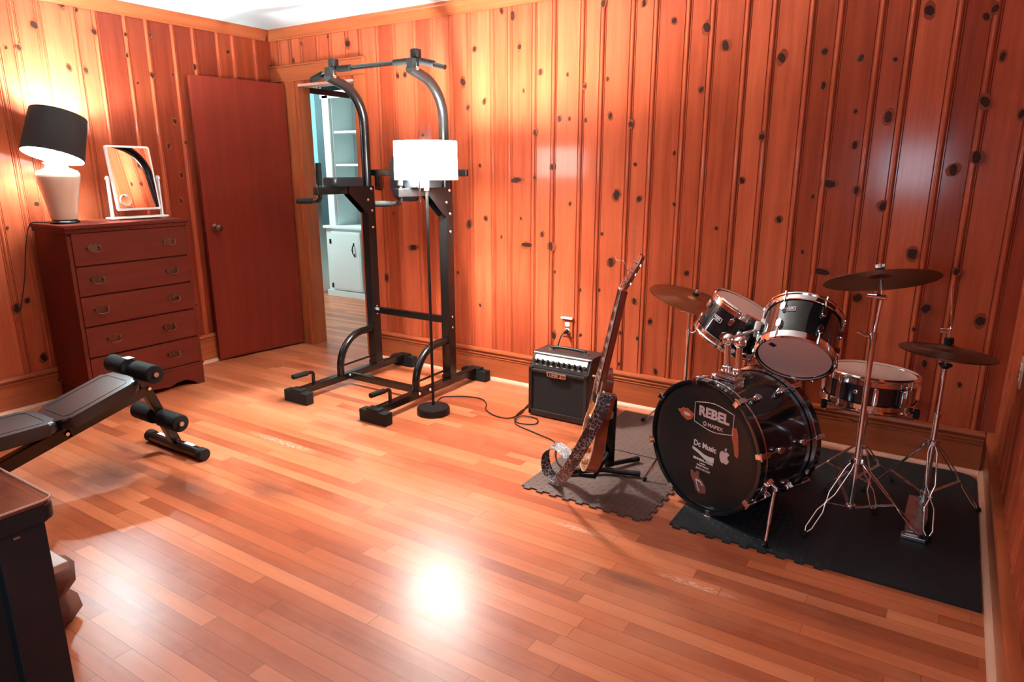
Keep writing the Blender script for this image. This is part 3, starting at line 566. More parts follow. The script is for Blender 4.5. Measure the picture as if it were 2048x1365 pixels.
# ------------------------------------------------------------------ floor lamp
FL = V((2.148, -.762, 0))
root = thing('floor_lamp', 'lit floor lamp with a white drum shade in front of the pull-up tower', 'lamp', FL)
mb = MB(); mb.lathe([(0, 0), (.094, 0), (.098, .004), (.098, .034), (.092, .042), (.03, .045), (.012, .052), (0, .052)], T(FL), 44); obj('base', mb, BLKM, root)
mb = MB(); mb.cyl(FL + V((0, 0, .05)), FL + V((0, 0, 1.40)), .0085, 14); obj('pole', mb, BLKM, root)
mb = MB(); mb.cyl(FL + V((0, 0, 1.30)), FL + V((0, 0, 1.385)), .015, 16, bev=.002); obj('socket', mb, STEEL, root)
mb = MB(); mb.lathe([(0, -.04), (.013, -.04), (.014, -.02), (.027, .012), (.029, .026), (.022, .044), (0, .054)], T(FL + V((0, 0, 1.425))), 20); obj('bulb', mb, BULB, root)
mb = MB(); mb.lathe([(.170, 1.362), (.173, 1.362), (.171, 1.565), (.168, 1.565), (.170, 1.362)], T(FL), 56); sh = obj('shade', mb, SHADEW, root)
mb = MB()
for a in (0, 2.09, 4.19): mb.tube([FL + V((.012 * cos(a), .012 * sin(a), 1.385)), FL + V((.168 * cos(a), .168 * sin(a), 1.385))], .0018, 6)
obj('spider', mb, STEEL, sh)
mb = MB(); mb.cyl(FL + V((-.028, -.022, 1.385)), FL + V((-.034, -.024, 1.195)), .0048, 10); mb.tube([FL + V((0, 0, 1.385)), FL + V((-.028, -.022, 1.385))], .004, 8); obj('switch_rod', mb, CHROME, root)
mb = MB(); mb.tube(smooth([FL + V((-.02, .09, .012)), (2.05, -.60, .006), (2.02, -.52, .006), (2.07, -.47, .006), (2.15, -.42, .006), (2.25, -.41, .006), (2.33, -.47, .006), (2.39, -.56, .006), (2.50, -.615, .006), (2.585, -.60, .006), (2.600, -.50, .006), (2.56, -.36, .006), (2.52, -.12, .006)], 6), .0035, 8); obj('cord', mb, BLKM, root)
# ------------------------------------------------------------------ floor mats
def mat_tile(x0, y0, w_, d_, teeth, gap=.0006, studs=True):
    """outline with dovetail teeth on the sides named in teeth (n, s, e, w)"""
    p = .061; pts = []
    def side(a, b, nrm, on):
        a, b = V((*a, 0)), V((*b, 0)); ln = (b - a).length; t = (b - a).normalized(); pts.append(a)
        if on:
            n = int(ln / p)
            for i in range(n):
                c = (i + .5) * ln / n
                for dx, dn in ((-.0135, 0), (-.0165, .013), (-.012, .0165), (.012, .0165), (.0165, .013), (.0135, 0)): pts.append(a + t * (c + dx) + nrm * dn)
    x1, y1 = x0 + w_, y0 + d_
    side((x0, y0), (x1, y0), V((0, -1, 0)), 's' in teeth); side((x1, y0), (x1, y1), V((1, 0, 0)), 'e' in teeth)
    side((x1, y1), (x0, y1), V((0, 1, 0)), 'n' in teeth); side((x0, y1), (x0, y0), V((-1, 0, 0)), 'w' in teeth)
    mb = MB(); mb.prism(pts, 0, .008)
    if studs:
        q = .0265; nx, ny = int(w_ / q), int(d_ / q)
        for i in range(nx):
            for j in range(ny):
                x, y = x0 + (i + .5) * w_ / nx, y0 + (j + .5) * d_ / ny
                a = pi / 4 if (i + j) % 2 else -pi / 4; ca, sa = cos(a), sin(a); l, s_ = .0105, .0032
                vs = [mb._v((x + ca * px - sa * py, y + sa * px + ca * py, .0081)) for px, py in ((-l, 0), (0, -s_), (l, 0), (0, s_))]
                t = mb._v((x, y, .0102))
                for k in range(4): mb._f([vs[k], vs[(k + 1) % 4], t])
    return mb
GM = 'interlocking foam mats'
def fmat(args, m, lab, ctr): tag(obj('foam_mat', mat_tile(*args), m, None, 38, ctr), lab, 'mat')
fmat((3.105, -1.298, .598, .60, 'se'), MATB, 'diamond-tread foam mat with a toothed front edge under the guitar stand', (3.4, -1.0, 0))
fmat((3.105, -.690, .598, .57, 'e'), MATB, 'diamond-tread foam mat against the baseboard, behind the guitar stand', (3.4, -.4, 0))
fmat((3.800, -1.268, .603, .60, 's'), MATT, 'dark foam mat with a toothed front edge under the bass drum spur', (4.1, -.97, 0))
fmat((3.800, -.664, .603, .58, ''), MATT, 'dark foam mat at the baseboard, under the back of the bass drum', (4.1, -.4, 0))
mb = MB(); x0, x1, y0, y1 = 4.4045, 4.866, -1.266, -.062
mb.prism([(x0, y0), (x1, y0)] + [(x1 - .07 + .07 * cos(pi / 2 * i / 6), y1 - .07 + .07 * sin(pi / 2 * i / 6)) for i in range(7)] + [(x0, y1)], 0, .011)
tag(obj('floor_mat', mb, MATS, None, 38, (4.63, -.67, 0)), 'smooth black mat in the right corner under the hi-hat stand', 'mat')

# ------------------------------------------------------------------ outlets and switch
def outlet(P, nrm, xh, label, plug):
    root = thing('wall_outlet', label, 'outlet', P); m4 = frame(P, nrm, xh)
    mb = MB(); mb.prism(rrect(.074, .118, .006), 0, .006, m4, .002); obj('face_plate', mb, TRIMZ if plug else SHOE, root)
    for q in (-.021, .021):
        mb = MB(); mb.prism(rrect(.034, .030, .010), .006, .009, m4 @ T(0, q, 0), .001); rc = obj('receptacle', mb, WHITE, root)
        for a in (-.007, .007): mb = MB(); mb.box((a, q + .002, .0092), (.0025, .009, .001), 0, m4); obj('slot', mb, BLKM, rc)
    return root, m4
o, m4 = outlet(V((2.640, -.0005, .440)), (0, -1, 0), (1, 0, 0), 'wall outlet above the guitar amplifier with a black plug in it', True)
mb = MB(); mb.box((-.002, .062, .012), (.082, .014, .018), .004, m4); obj('plate_cap', mb, WHITE, o)
def amp_plug(root):
  mb = MB(); mb.cyl((2.641, -.011, .419), (2.641, -.044, .414), .014, 16, .011, .003); obj('plug', mb, BLKM, root)
  mb = MB(); mb.tube(smooth([(2.641, -.042, .414), (2.630, -.062, .40), (2.615, -.070, .35), (2.606, -.075, .28), (2.62, -.14, .20), (2.70, -.262, .16)], 5), .0038, 8); obj('power_cord', mb, BLKM, root)
outlet(V((W - .0005, -.632, .674)), (-1, 0, 0), (0, -1, 0), 'pale wall outlet on the right wall behind the hi-hat', False)
P = V((1.078, -.0005, 1.332)); m4 = frame(P, (0, -1, 0), (1, 0, 0))
root = thing('light_switch', 'ornate bronze switch plate on the pine wall beside the door casing', 'switch', P)
mb = MB(); mb.prism([(p[0] * (1 + .07 * sin(8 * math.atan2(p[1], p[0]))), p[1] * (1 + .05 * sin(8 * math.atan2(p[1], p[0])))) for p in rrect(.085, .125, .02, 6)], 0, .005, m4, .002)
for a in range(10): mb.ball(m4 @ V((.032 * cos(a * .628), .050 * sin(a * .628), .006)), .006, 8, (1, .5, 1))
obj('face_plate', mb, BRASS, root)
mb = MB(); mb.box((0, 0, .010), (.010, .022, .014), .002, m4 @ M.Rotation(.4, 4, 'X')); obj('toggle', mb, SHOE, root)

# ------------------------------------------------------------------ guitar amplifier
ax0, ax1, ay0, ay1, az = 2.636, 3.020, -.472, -.255, .372
root = thing('guitar_amplifier', 'small black guitar combo amplifier on the floor under the outlet', 'amplifier', ((ax0 + ax1) / 2, (ay0 + ay1) / 2, 0))
amp_plug(root); xc = (ax0 + ax1) / 2; AMP = mat('black_amp_tolex', (.014, .012, .012), .42, var=.3, scale=260, bmp=.15)
PX = M(((0, 0, 1, 0), (1, 0, 0, 0), (0, 1, 0, 0), (0, 0, 0, 1)))
mb = MB(); mb.prism([(ay0 + .012, .008), (ay1, .008), (ay1, az + .012), (ay0 + .075, az + .012), (ay0 + .055, az), (ay0 + .02, az - .072), (ay0 + .012, az - .085)], ax0, ax1, PX, .008); obj('cabinet', mb, AMP, root)
mb = MB()
for a, b in (((xc, ay0 + .008, .024), (ax1 - ax0, .022, .034)), ((ax0 + .012, ay0 + .008, .155), (.024, .022, .29)), ((ax1 - .012, ay0 + .008, .155), (.024, .022, .29)), ((xc, ay0 + .008, az - .092), (ax1 - ax0, .022, .018))): mb.box(a, b, .006)
obj('front_frame', mb, AMP, root)
mb = MB(); mb.box((xc, ay0 + .009, .155), (ax1 - ax0 - .04, .008, .25)); obj('grille_cloth', mb, mat('black_grille_cloth', (.007, .006, .006), .9, var=.5, scale=700, bmp=.4), root)
pn = V((0, -.92, .40)).normalized(); pm = frame((xc, ay0 + .0365, az - .036), pn, (1, 0, 0))
mb = MB(); mb.prism(rrect(ax1 - ax0 - .03, .074, .004), -.006, .003, pm, .001); cp = obj('control_panel', mb, SHADED, root)
mb = MB(); mb.prism([(p[0], p[1] + .016) for p in rrect(ax1 - ax0 - .045, .030, .003)], .0031, .0042, pm); obj('panel_strip', mb, mat('ivory_panel', (.80, .74, .68), .35, var=.03), cp)
mb = MB(); mb.tube([pm @ V((-.180, .041, .004)), pm @ V((.180, .041, .004))], .0055, 10); obj('top_rail', mb, STEEL, root)
for i in range(9):
    x = -.150 + i * .0345; mb = MB(); mb.cyl(pm @ V((x, -.004, .003)), pm @ V((x, -.004, .019)), .0115, 16, .0095, .002); k = obj('knob', mb, BLKM, cp)
    mb = MB(); mb.box((x, .002, .0192), (.002, .011, .001), 0, pm); obj('pointer', mb, WHITE, k)
for x in (-.170, .158):
    mb = MB(); mb.cyl(pm @ V((x, -.004, .003)), pm @ V((x, -.004, .010)), .009, 14); mb.cyl(pm @ V((x, -.004, .010)), pm @ V((x, -.004, .0115)), .004, 12); obj('jack_socket', mb, CHROME, cp)
mb = MB()
for i in range(7): mb.box((-.145 + i * .045, -.026, .0035), (.018, .003, .001), 0, pm)
obj('panel_marks', mb, INKS, cp)
gm = frame((xc - .005, ay0 - .0035, az - .098), (0, -1, 0), (1, 0, 0))
mb = MB(); mb.prism([(-.062, .012), (.064, .012), (.064, -.014), (.045, -.017), (-.050, -.017), (-.058, -.012)], 0, .005, gm, .001); bd = obj('badge', mb, STEEL, root)
mb = MB(); mb.prism(rrect(.078, .021, .004), .0051, .0056, gm @ T(-.014, -.003, 0)); obj('badge_field', mb, BLKM, bd)
text('badge_lettering', 'LINE', .021, gm @ T(-.014, -.003, .0060), STEEL, bd, .0004, .0006, 1.35)
mb = MB(); mb.prism(ell(.0135, .0085, 20), .0051, .0056, gm @ T(.045, -.003, 0)); obj('badge_oval', mb, BLKM, bd)
text('badge_number', '6', .017, gm @ T(.045, -.003, .0060), STEEL, bd, .0004, .0006, 1.3)
mb = MB(); hz = az + .012; mb.tube(smooth([(xc - .11, -.34, hz), (xc - .10, -.34, hz + .014), (xc, -.34, hz + .018), (xc + .10, -.34, hz + .014), (xc + .11, -.34, hz)], 5), .009, 10); obj('carry_handle', mb, BLKM, root)
for x in (xc - .115, xc + .115): mb = MB(); mb.box((x, -.34, hz + .003), (.03, .028, .008), .002); obj('handle_bracket', mb, STEEL, root)
for x in (ax0 + .04, ax1 - .04):
    for y in (ay0 + .05, ay1 - .03): mb = MB(); mb.cyl((x, y, 0), (x, y, .012), .014, 12); obj('foot', mb, RUB, root)

# ------------------------------------------------------------------ electric guitar on its stand
gP = V((3.373, -1.235, .147)); gn = V((-.825, -.528, .199)).normalized(); gu = V((.163, .113, .98)); gu = (gu - gn * gu.dot(gn)).normalized(); gs = gu.cross(gn)
G = M(((gs.x, gu.x, gn.x, gP.x), (gs.y, gu.y, gn.y, gP.y), (gs.z, gu.z, gn.z, gP.z), (0, 0, 0, 1)))
root = thing('electric_guitar', 'sunburst single-cutaway electric guitar leaning upright on the black stand', 'guitar', gP)
out = [(0, 0), (.06, .004), (.115, .030), (.152, .080), (.165, .135), (.155, .185), (.130, .225), (.116, .258), (.118, .295), (.130, .330), (.128, .365), (.108, .385), (.085, .372), (.062, .345), (.034, .335), (.028, .40), (-.028, .425), (-.07, .445), (-.112, .430), (-.138, .385), (-.138, .335), (-.120, .285), (-.115, .255), (-.130, .220), (-.155, .180), (-.165, .130), (-.152, .080), (-.115, .030), (-.06, .004)]
outl = [(p.x, p.y) for p in smooth([(a, b, 0) for a, b in out], 4, True)]
def burst():
    m, nt, b = nodes('flamed_sunburst_top'); g = N(nt, 'ShaderNodeTexCoord')
    mp = N(nt, 'ShaderNodeMapping'); mp.inputs['Scale'].default_value = (30, 30, 4); L(nt, g.outputs['Object'], mp.inputs['Vector'])
    z = noise(nt, mp.outputs[0], 3, 3); L(nt, ramp(nt, z, [(.3, (.36, .10, .02)), (.7, (.66, .27, .06))]), b.inputs['Base Color'])
    b.inputs['Roughness'].default_value = .15; b.inputs['Coat Weight'].default_value = .6; return m
BURST = burst(); MAHO = mat('red_mahogany_lacquer', (.20, .045, .022), .16, coat=.6, var=.15, scale=20); BIND = mat('cream_binding', (.80, .60, .44), .4, var=.04); ROSE = mat('rosewood', (.10, .035, .022), .4, var=.3, scale=60); PEARL = mat('pearl_inlay', (.80, .72, .66), .25, var=.1, scale=80)
mb = MB(); mb.prism(outl, -.050, -.004, G, .004); bdy = obj('body', mb, MAHO, root)
mb = MB(); mb.prism(outl, -.0038, .002, G, .0012); obj('top', mb, BURST, bdy)
mb = MB(); mb.tube([G @ V((a, b, .0005)) for a, b in outl], .0028, 6, True); obj('binding', mb, BIND, bdy)
mb = MB(); nk = [(-.028, .335), (.028, .335), (.0215, .80), (-.0215, .80)]; mb.prism(nk, -.016, .010, G, .006); obj('neck', mb, MAHO, root)
mb = MB(); mb.prism([(-.029, .345), (.029, .345), (.0222, .80), (-.0222, .80)], .010, .0165, G, .001); fb = obj('fretboard', mb, ROSE, root)
for q in (-1, 1): mb = MB(); mb.tube([G @ V((q * .029, .345, .0145)), G @ V((q * .0222, .80, .0145))], .0018, 6); obj('binding', mb, BIND, fb)
sl_ = .628; ub = .80 - sl_
for k in range(1, 21):
    y = ub + sl_ / 2 ** (k / 12); hw = .0222 + (.80 - y) / .455 * .0068
    mb = MB(); mb.tube([G @ V((-hw, y, .017)), G @ V((hw, y, .017))], .0011, 6); obj('fret', mb, STEEL, fb)
    if k in (3, 5, 7, 9, 12, 15, 17, 19):
        y2 = ub + sl_ / 2 ** ((k - .5) / 12); hh = sl_ / 2 ** (k / 12) * .018
        mb = MB(); mb.prism([(-hw * .72, y2 - hh), (hw * .72, y2 - hh), (hw * .60, y2 + hh), (-hw * .60, y2 + hh)], .0166, .0171, G); obj('inlay', mb, PEARL, fb)
mb = MB(); mb.box((0, .803, .016), (.043, .006, .010), .001, G); obj('nut', mb, WHITE, root)
HM = G @ T(0, .806, .008) @ M.Rotation(R(-15), 4, 'X')
mb = MB(); mb.prism([(-.0215, 0), (.0215, 0), (.030, .02), (.036, .06), (.042, .13), (.036, .152), (.018, .160), (0, .150), (-.018, .160), (-.036, .152), (-.042, .13), (-.036, .06), (-.030, .02)], -.016, 0, HM, .003); hs = obj('headstock', mb, MAHO, root)
mb = MB(); mb.prism([(-.010, .012), (.010, .012), (.007, .05), (-.007, .05)], .0002, .0016, HM); obj('rod_cover', mb, BLKM, hs)
for q in (-1, 1):
    for i in range(3):
        y = .035 + i * .042; mb = MB(); mb.cyl(HM @ V((q * .022, y, -.004)), HM @ V((q * .022, y, .012)), .0045, 10); mb.cyl(HM @ V((q * .034, y, -.010)), HM @ V((q * .052, y, -.010)), .0025, 8); mb.box((q * .058, y, -.010), (.012, .014, .007), .003, HM); obj('tuner', mb, CHROME, hs)
        mb = MB(); mb.tube([HM @ V((q * .022, y, .009)), HM @ V((q * (.008 + .004 * i), 0, .010))], .0008, 5); obj('string_end', mb, STEEL, hs)
for i in range(6): x = -.0175 + i * .007; mb = MB(); mb.tube([G @ V((x, .800, .0215)), G @ V((x * 1.45, ub, .024)), G @ V((x * 1.45, ub - .045, .020))], .0007, 5); obj('string', mb, STEEL, root)
mb = MB(); mb.tube(smooth([HM @ V((.022, .119, .011)), HM @ V((.010, .16, .03)), HM @ V((.012, .20, .05)), HM @ V((.0, .235, .075))], 5), .0007, 5); obj('string_tail', mb, STEEL, hs)
mb = MB(); mb.tube(smooth([HM @ V((-.022, .077, .011)), HM @ V((-.05, .10, .04)), HM @ V((-.09, .09, .06)), HM @ V((-.115, .10, .07))], 5), .0007, 5); obj('string_tail', mb, STEEL, hs)
for y in (ub + .035, ub + .150):
    mb = MB(); mb.prism([(p[0], p[1] + y) for p in rrect(.090, .044, .006)], .002, .009, G, .001); pk = obj('pickup', mb, BIND, root)
    mb = MB(); mb.prism([(p[0], p[1] + y) for p in rrect(.070, .032, .004)], .0091, .0165, G, .001); obj('pickup_cover', mb, BLKM, pk)
mb = MB(); mb.box((0, ub, .013), (.085, .013, .018), .003, G); mb.box((0, ub - .045, .012), (.095, .013, .014), .004, G)
for q in (-1, 1): mb.cyl(G @ V((q * .038, ub, 0)), G @ V((q * .038, ub, .012)), .006, 12)
obj('bridge', mb, CHROME, root)
mb = MB(); mb.prism([(.045, ub + .01), (.085, ub + .06), (.080, ub + .12), (.052, ub + .19), (.046, ub + .17)], .010, .0125, G, .0005); obj('pickguard', mb, BIND, root)
for (a, b) in ((.075, .105), (.115, .125), (.085, .055), (.128, .075)):
    mb = MB(); mb.cyl(G @ V((a, b, .002)), G @ V((a, b, .018)), .0125, 16, .010, .002); obj('control_knob', mb, mat('amber_knob', (.55, .20, .05), .2, coat=.5) if 'amber_knob' not in bpy.data.materials else bpy.data.materials['amber_knob'], root)
mb = MB(); mb.cyl(G @ V((-.085, .39, .002)), G @ V((-.085, .39, .020)), .004, 8); mb.ball(G @ V((-.085, .39, .022)), .006); obj('toggle_switch', mb, BIND, root)
for p in ((.0, -.006, -.025), (.126, .372, -.025)):
    mb = MB(); mb.ball(G @ V(p), .009); obj('strap_button', mb, CHROME, root)
# patterned strap, a ribbon hanging from the guitar and looping over the mat
def strapmat():
    m, nt, b = nodes('patterned_strap'); v = N(nt, 'ShaderNodeTexVoronoi', feature='DISTANCE_TO_EDGE'); L(nt, ocoords(nt), v.inputs['Vector']); v.inputs['Scale'].default_value = 62
    nz = noise(nt, ocoords(nt), 30, 4); L(nt, ramp(nt, val(nt, 'ADD', v.outputs['Distance'], val(nt, 'MULTIPLY', nz, .35)), [(.20, (.42, .30, .29)), (.25, (.022, .014, .014))]), b.inputs['Base Color']); b.inputs['Roughness'].default_value = .55; return m
sp = smooth([(3.565, -1.405, .560), (3.553, -1.425, .510), (3.528, -1.432, .443), (3.490, -1.436, .360), (3.442, -1.428, .268), (3.380, -1.390, .175), (3.300, -1.305, .085), (3.228, -1.215, .036), (3.176, -1.19, .060), (3.155, -1.165, .115), (3.175, -1.145, .158), (3.225, -1.165, .175), (3.285, -1.20, .165), (3.345, -1.235, .142)], 6)
mb = MB(); prev = None
for i, p in enumerate(sp):
    t = (sp[min(i + 1, len(sp) - 1)] - sp[max(i - 1, 0)]).normalized(); k = i / (len(sp) - 1)
    kk = max(0, min(1, (k - .35) / .3)); wdir = V((.42, -.87, .27)).cross(t).normalized() * (1 - kk) - V((.12, .75, .35)) * kk; wdir = (wdir - t * wdir.dot(t)).normalized(); nn = t.cross(wdir)
    q = [p + wdir * .025 * a + nn * .0014 * b for a, b in ((-1, -1), (1, -1), (1, 1), (-1, 1))]; cur = [mb._v(x) for x in q]
    if prev:
        for a in range(4): mb._f([prev[a], prev[(a + 1) % 4], cur[(a + 1) % 4], cur[a]])
    else: mb._f(cur)
    prev = cur
mb._f(prev); obj('strap', mb, strapmat(), root)
root = thing('guitar_stand', 'black tubular guitar stand holding the electric guitar on the foam mat', 'stand', (3.40, -1.0, .012))
pb_, pt_ = V((3.372, -.93, .03)), V((3.452, -1.105, .44))
mb = MB(); mb.bar(pb_, pt_, .046, .026, (.8, .55, 0), .005); po = obj('post', mb, BLK, root)
mb = MB(); mm_ = pb_.lerp(pt_, .80); mb.box((0, 0, 0), (.050, .030, .055), .002, frame(mm_, pt_ - pb_, (.55, .83, 0))); obj('sticker', mb, INKS, po)
mb = MB(); mb.tube([(3.225, -1.100, .026), (3.372, -.99, .030), (3.535, -.935, .026)], .013, 12); obj('front_leg', mb, BLK, root)
mb = MB(); mb.tube([(3.262, -.842, .026), (3.372, -.93, .034), (3.46, -.775, .026)], .012, 12); obj('rear_leg', mb, BLK, root)
for a, b in (((3.225, -1.10, .026), (3.25, -1.082, .027)), ((3.535, -.935, .026), (3.50, -.946, .027)), ((3.262, -.842, .026), (3.29, -.864, .028)), ((3.46, -.775, .026), (3.44, -.81, .028))):
    mb = MB(); mb.cyl(V(a), V(b), .0138, 12, bev=.003); obj('rubber_tip', mb, RUB, root)
for q in (-1, 1):
    e = G @ V((q * .07, -.012, -.055)); e2 = G @ V((q * .07, -.016, .01)); e3 = G @ V((q * .07, .012, .016))
    mb = MB(); mb.tube([pb_.lerp(pt_, .22), e, e2, e3], .009, 10); obj('cradle_arm', mb, FOAM, root)
mb = MB(); a = pb_.lerp(pt_, .93); b = G @ V((0, .30, -.062)); mb.tube([a, b], .009, 10); mb.tube([b - gs * .06, b + gs * .06], .010, 10); obj('back_rest', mb, FOAM, root)
# instrument cable
mb = MB(); mb.tube(smooth([(2.60, -.33, .005), (2.575, -.42, .005), (2.60, -.56, .005), (2.665, -.635, .005), (2.76, -.60, .005), (2.72, -.52, .005), (2.63, -.545, .010), (2.66, -.655, .005), (2.83, -.715, .005), (2.98, -.77, .005), (3.075, -.93, .012), (3.14, -1.02, .018), (3.20, -1.06, .020), (3.25, -1.06, .03)], 7), .0032, 8)
tag(obj('instrument_cable', mb, BLKM, None, 38, (2.8, -.7, 0)), 'thin black cable looping on the floor between the amplifier and the guitar', 'cable')
# ------------------------------------------------------------------ drum kit
FZ = .0085
def lug(m4, z0, z1, rad, nm_parent, long_=False, claw=False):
    """lug casing on the shell with a tension rod to each hoop it serves (m4: drum frame turned to the lug)"""
    mb = MB(); zc = (z0 + z1) / 2
    lm = m4 @ M(((0, 0, 1, rad), (1, 0, 0, 0), (0, 1, 0, zc), (0, 0, 0, 1)))
    mb.prism(rrect(.020, abs(z1 - z0), .0095, 5), 0, .014, lm, .004); return obj('lug', mb, CHROME, nm_parent)
def drum(name, label, c, ax, r, h, n, top, bot, badge=None, long_lug=False, xh=(1, 0, 0), a0=0.0):
    m4 = frame(c, ax, xh); root = thing(name, label, 'drum', c)
    mb = MB(); mb.lathe([(r - .006, -h / 2), (r, -h / 2), (r, h / 2), (r - .006, h / 2), (r - .006, -h / 2)], m4, 56); sh = obj('shell', mb, SHELL, root)
    for q, nm, hm in ((1, 'top', top), (-1, 'bottom', bot)):
        z = q * h / 2
        mb = MB(); mb.lathe([(r + .004, z - q * .026), (r + .008, z - q * .024), (r + .007, z - q * .004), (r + .011, z + q * .001), (r + .011, z + q * .006), (r + .004, z + q * .012), (r - .001, z + q * .010), (r - .001, z - q * .004), (r + .004, z - q * .026)], m4, 56); obj(nm + '_hoop', mb, CHROME, root)
        mb = MB(); mb.lathe([(0, z + q * .0022), (r - .012, z + q * .002), (r - .002, z - q * .001), (r + .0035, z - q * .004), (r + .0035, z - q * .012), (r + .0005, z - q * .012), (0, z - q * .0)], m4, 56); obj(nm + '_head', mb, hm, root)
    for i in range(n):
        lm = m4 @ M.Rotation(a0 + 2 * pi * i / n, 4, 'Z')
        if long_lug:
            lug(lm, -h * .30, h * .30, r, root)
            mb = MB(); mb.tube([lm @ V((r + .013, 0, -h / 2 - .008)), lm @ V((r + .013, 0, h / 2 + .008))], .0026, 8); obj('tension_rod', mb, CHROME, root)
        else:
            for q in (1, -1):
                lug(lm, q * h * .10, q * h * .30, r, root)
                mb = MB(); mb.tube([lm @ V((r + .009, 0, q * h * .26)), lm @ V((r + .013, 0, q * (h / 2 + .008)))], .0026, 8); mb.cyl(lm @ V((r + .0125, 0, q * (h / 2 - .004))), lm @ V((r + .0125, 0, q * (h / 2 + .012))), .005, 8); obj('tension_rod', mb, CHROME, root)
    if badge is not None:
        bm_ = m4 @ M.Rotation(badge, 4, 'Z') @ M(((0, 0, 1, r + .0008), (1, 0, 0, 0), (0, 1, 0, h * .08), (0, 0, 0, 1)))
        mb = MB(); mb.prism([(-.026, .010), (0, .012), (.026, .010), (.026, -.010), (0, -.012), (-.026, -.010)], 0, .0012, bm_); bd = obj('badge', mb, INKS, root)
        mb = MB(); mb.prism([(-.0245, .0088), (0, .0106), (.0245, .0088), (.0245, -.0088), (0, -.0106), (-.0245, -.0088)], .00125, .0016, bm_); obj('badge_field', mb, SHELL, bd)
        text('badge_lettering', 'REBEL', .012, bm_ @ T(0, .002, .0019), INKS, bd, .0002, .0004, 1.1)
        text('badge_maker', 'MAPEX', .0055, bm_ @ T(0, -.0065, .0019), INKS, bd, .0002, .0002, 1.2)
    return root, m4
# bass drum
th = 1.162; bax = V((cos(th), sin(th), 0)); bF = V((3.866, -1.094, .2965)); BR, BH = .268, .377
bc = bF + bax * BH / 2; up = V((0, 0, 1)); rt = up.cross(-bax).normalized()          # rt points right as seen from the front
BM = M(((rt.x, 0, -bax.x, bc.x), (rt.y, 0, -bax.y, bc.y), (rt.z, 1, -bax.z, bc.z), (0, 0, 0, 1)))   # x right, y up, z out of the front head
root = thing('bass_drum', 'black bass drum with a stickered front head in the middle of the kit', 'drum', (bc.x, bc.y, FZ))
mb = MB(); mb.lathe([(BR - .008, -BH / 2), (BR, -BH / 2), (BR, BH / 2), (BR - .008, BH / 2), (BR - .008, -BH / 2)], BM, 72); obj('shell', mb, SHELL, root)
for q, nm in ((1, 'front'), (-1, 'rear')):
    z = q * BH / 2
    mb = MB(); mb.lathe([(BR + .004, z - q * .030), (BR + .018, z - q * .030), (BR + .018, z + q * .008), (BR + .012, z + q * .010), (BR + .002, z + q * .008), (BR + .004, z - q * .030)], BM, 72); hp = obj(nm + '_hoop', mb, SHELL, root)
    mb = MB(); mb.lathe([(BR + .004, z - q * .034), (BR + .0185, z - q * .034), (BR + .0192, z - q * .030), (BR + .0185, z - q * .026), (BR + .004, z - q * .0255), (BR + .004, z - q * .034)], BM, 72); obj('chrome_inlay', mb, CHROME, hp)
    mb = MB(); mb.lathe([(0, z + q * .004), (BR - .03, z + q * .0036), (BR - .006, z + q * .003), (BR + .003, z - q * .004), (BR + .003, z - q * .016), (0, z - q * .002)], BM, 72); hd = obj(nm + '_head', mb, HEADB if q > 0 else HEADW, root)
    if q > 0: FH = hd
    for i in range(8):
        a = R(12 + 45 * i); cm = BM @ M.Rotation(a, 4, 'Z')
        mb = MB(); mb.box((BR + .024, 0, z - q * .012), (.010, .022, .052), .003, cm); mb.box((BR + .012, 0, z + q * .013), (.026, .022, .006), .002, cm); cl = obj('claw_hook', mb, CHROME, root)
        mb = MB(); mb.tube([cm @ V((BR + .026, 0, z + q * .006)), cm @ V((BR + .020, 0, z - q * .11))], .0028, 8); mb.box((BR + .027, 0, z + q * .014), (.008, .034 if q > 0 else .012, .008), .003, cm); obj('t_rod', mb, CHROME, cl)
        mb = MB(); lm2 = cm @ M(((0, 0, 1, BR), (1, 0, 0, 0), (0, 1, 0, z - q * .115), (0, 0, 0, 1))); mb.prism(rrect(.024, .040, .011, 5), 0, .026, lm2, .007); obj('lug', mb, CHROME, root)
hz = BH / 2 + .0046
FM = BM @ T(0, .008, hz)
def line_loop(pts, wd, m4, th=.0005):
    mb = MB(); mb.tube([m4 @ V((a, b, .0003)) for a, b in pts], wd, 6, True); return mb
lp = [(p.x, p.y) for p in smooth([(-.098, .182, 0), (0, .200, 0), (.098, .182, 0)], 5)] + [(p.x, p.y) for p in smooth([(.098, .098, 0), (0, .080, 0), (-.098, .098, 0)], 5)]
lp = [(a + .045, b - .005) for a, b in lp]
obj('logo_outline', line_loop(lp, .0016, FM), INKW, FH)
text('logo_lettering', 'REBEL', .056, FM @ T(.045, .146, .0006), INKW, FH, .0004, .0026, 1.03)
text('logo_maker', 'MAPEX', .021, FM @ T(.056, .098, .0006), INKW, FH, .0003, .0006, 1.15)
mb = MB(); mb.prism(ell(.0095, .0105, 16), 0, .0006, FM @ T(.003, .098, 0)); obj('logo_dot', mb, INKW, FH)
text('logo_letter', 'M', .012, FM @ T(.003, .098, .0010), HEADB, FH, .0002, .0006)
text('shop_sticker_name', 'Dc Music', .034, FM @ T(.012, .000, .0006), INKS, FH, .0003, .0010, .92)
mb = MB(); mb.prism([(-.052, -.018), (-.02, -.026), (.01, -.036), (.036, -.038), (.062, -.034), (.062, -.058), (.04, -.060), (.014, -.056), (-.02, -.040), (-.052, -.030)], 0, .0005, FM); obj('shop_sticker_banner', mb, INKS, FH)
text('shop_sticker_line', 'REHEARSAL STUDIO', .0125, FM @ T(.008, -.066, .0006), INKS, FH, .0003, .0008, .92)
text('shop_sticker_line', 'Lessons', .0095, FM @ T(.006, -.080, .0006), INKS, FH, .0003, .0004)
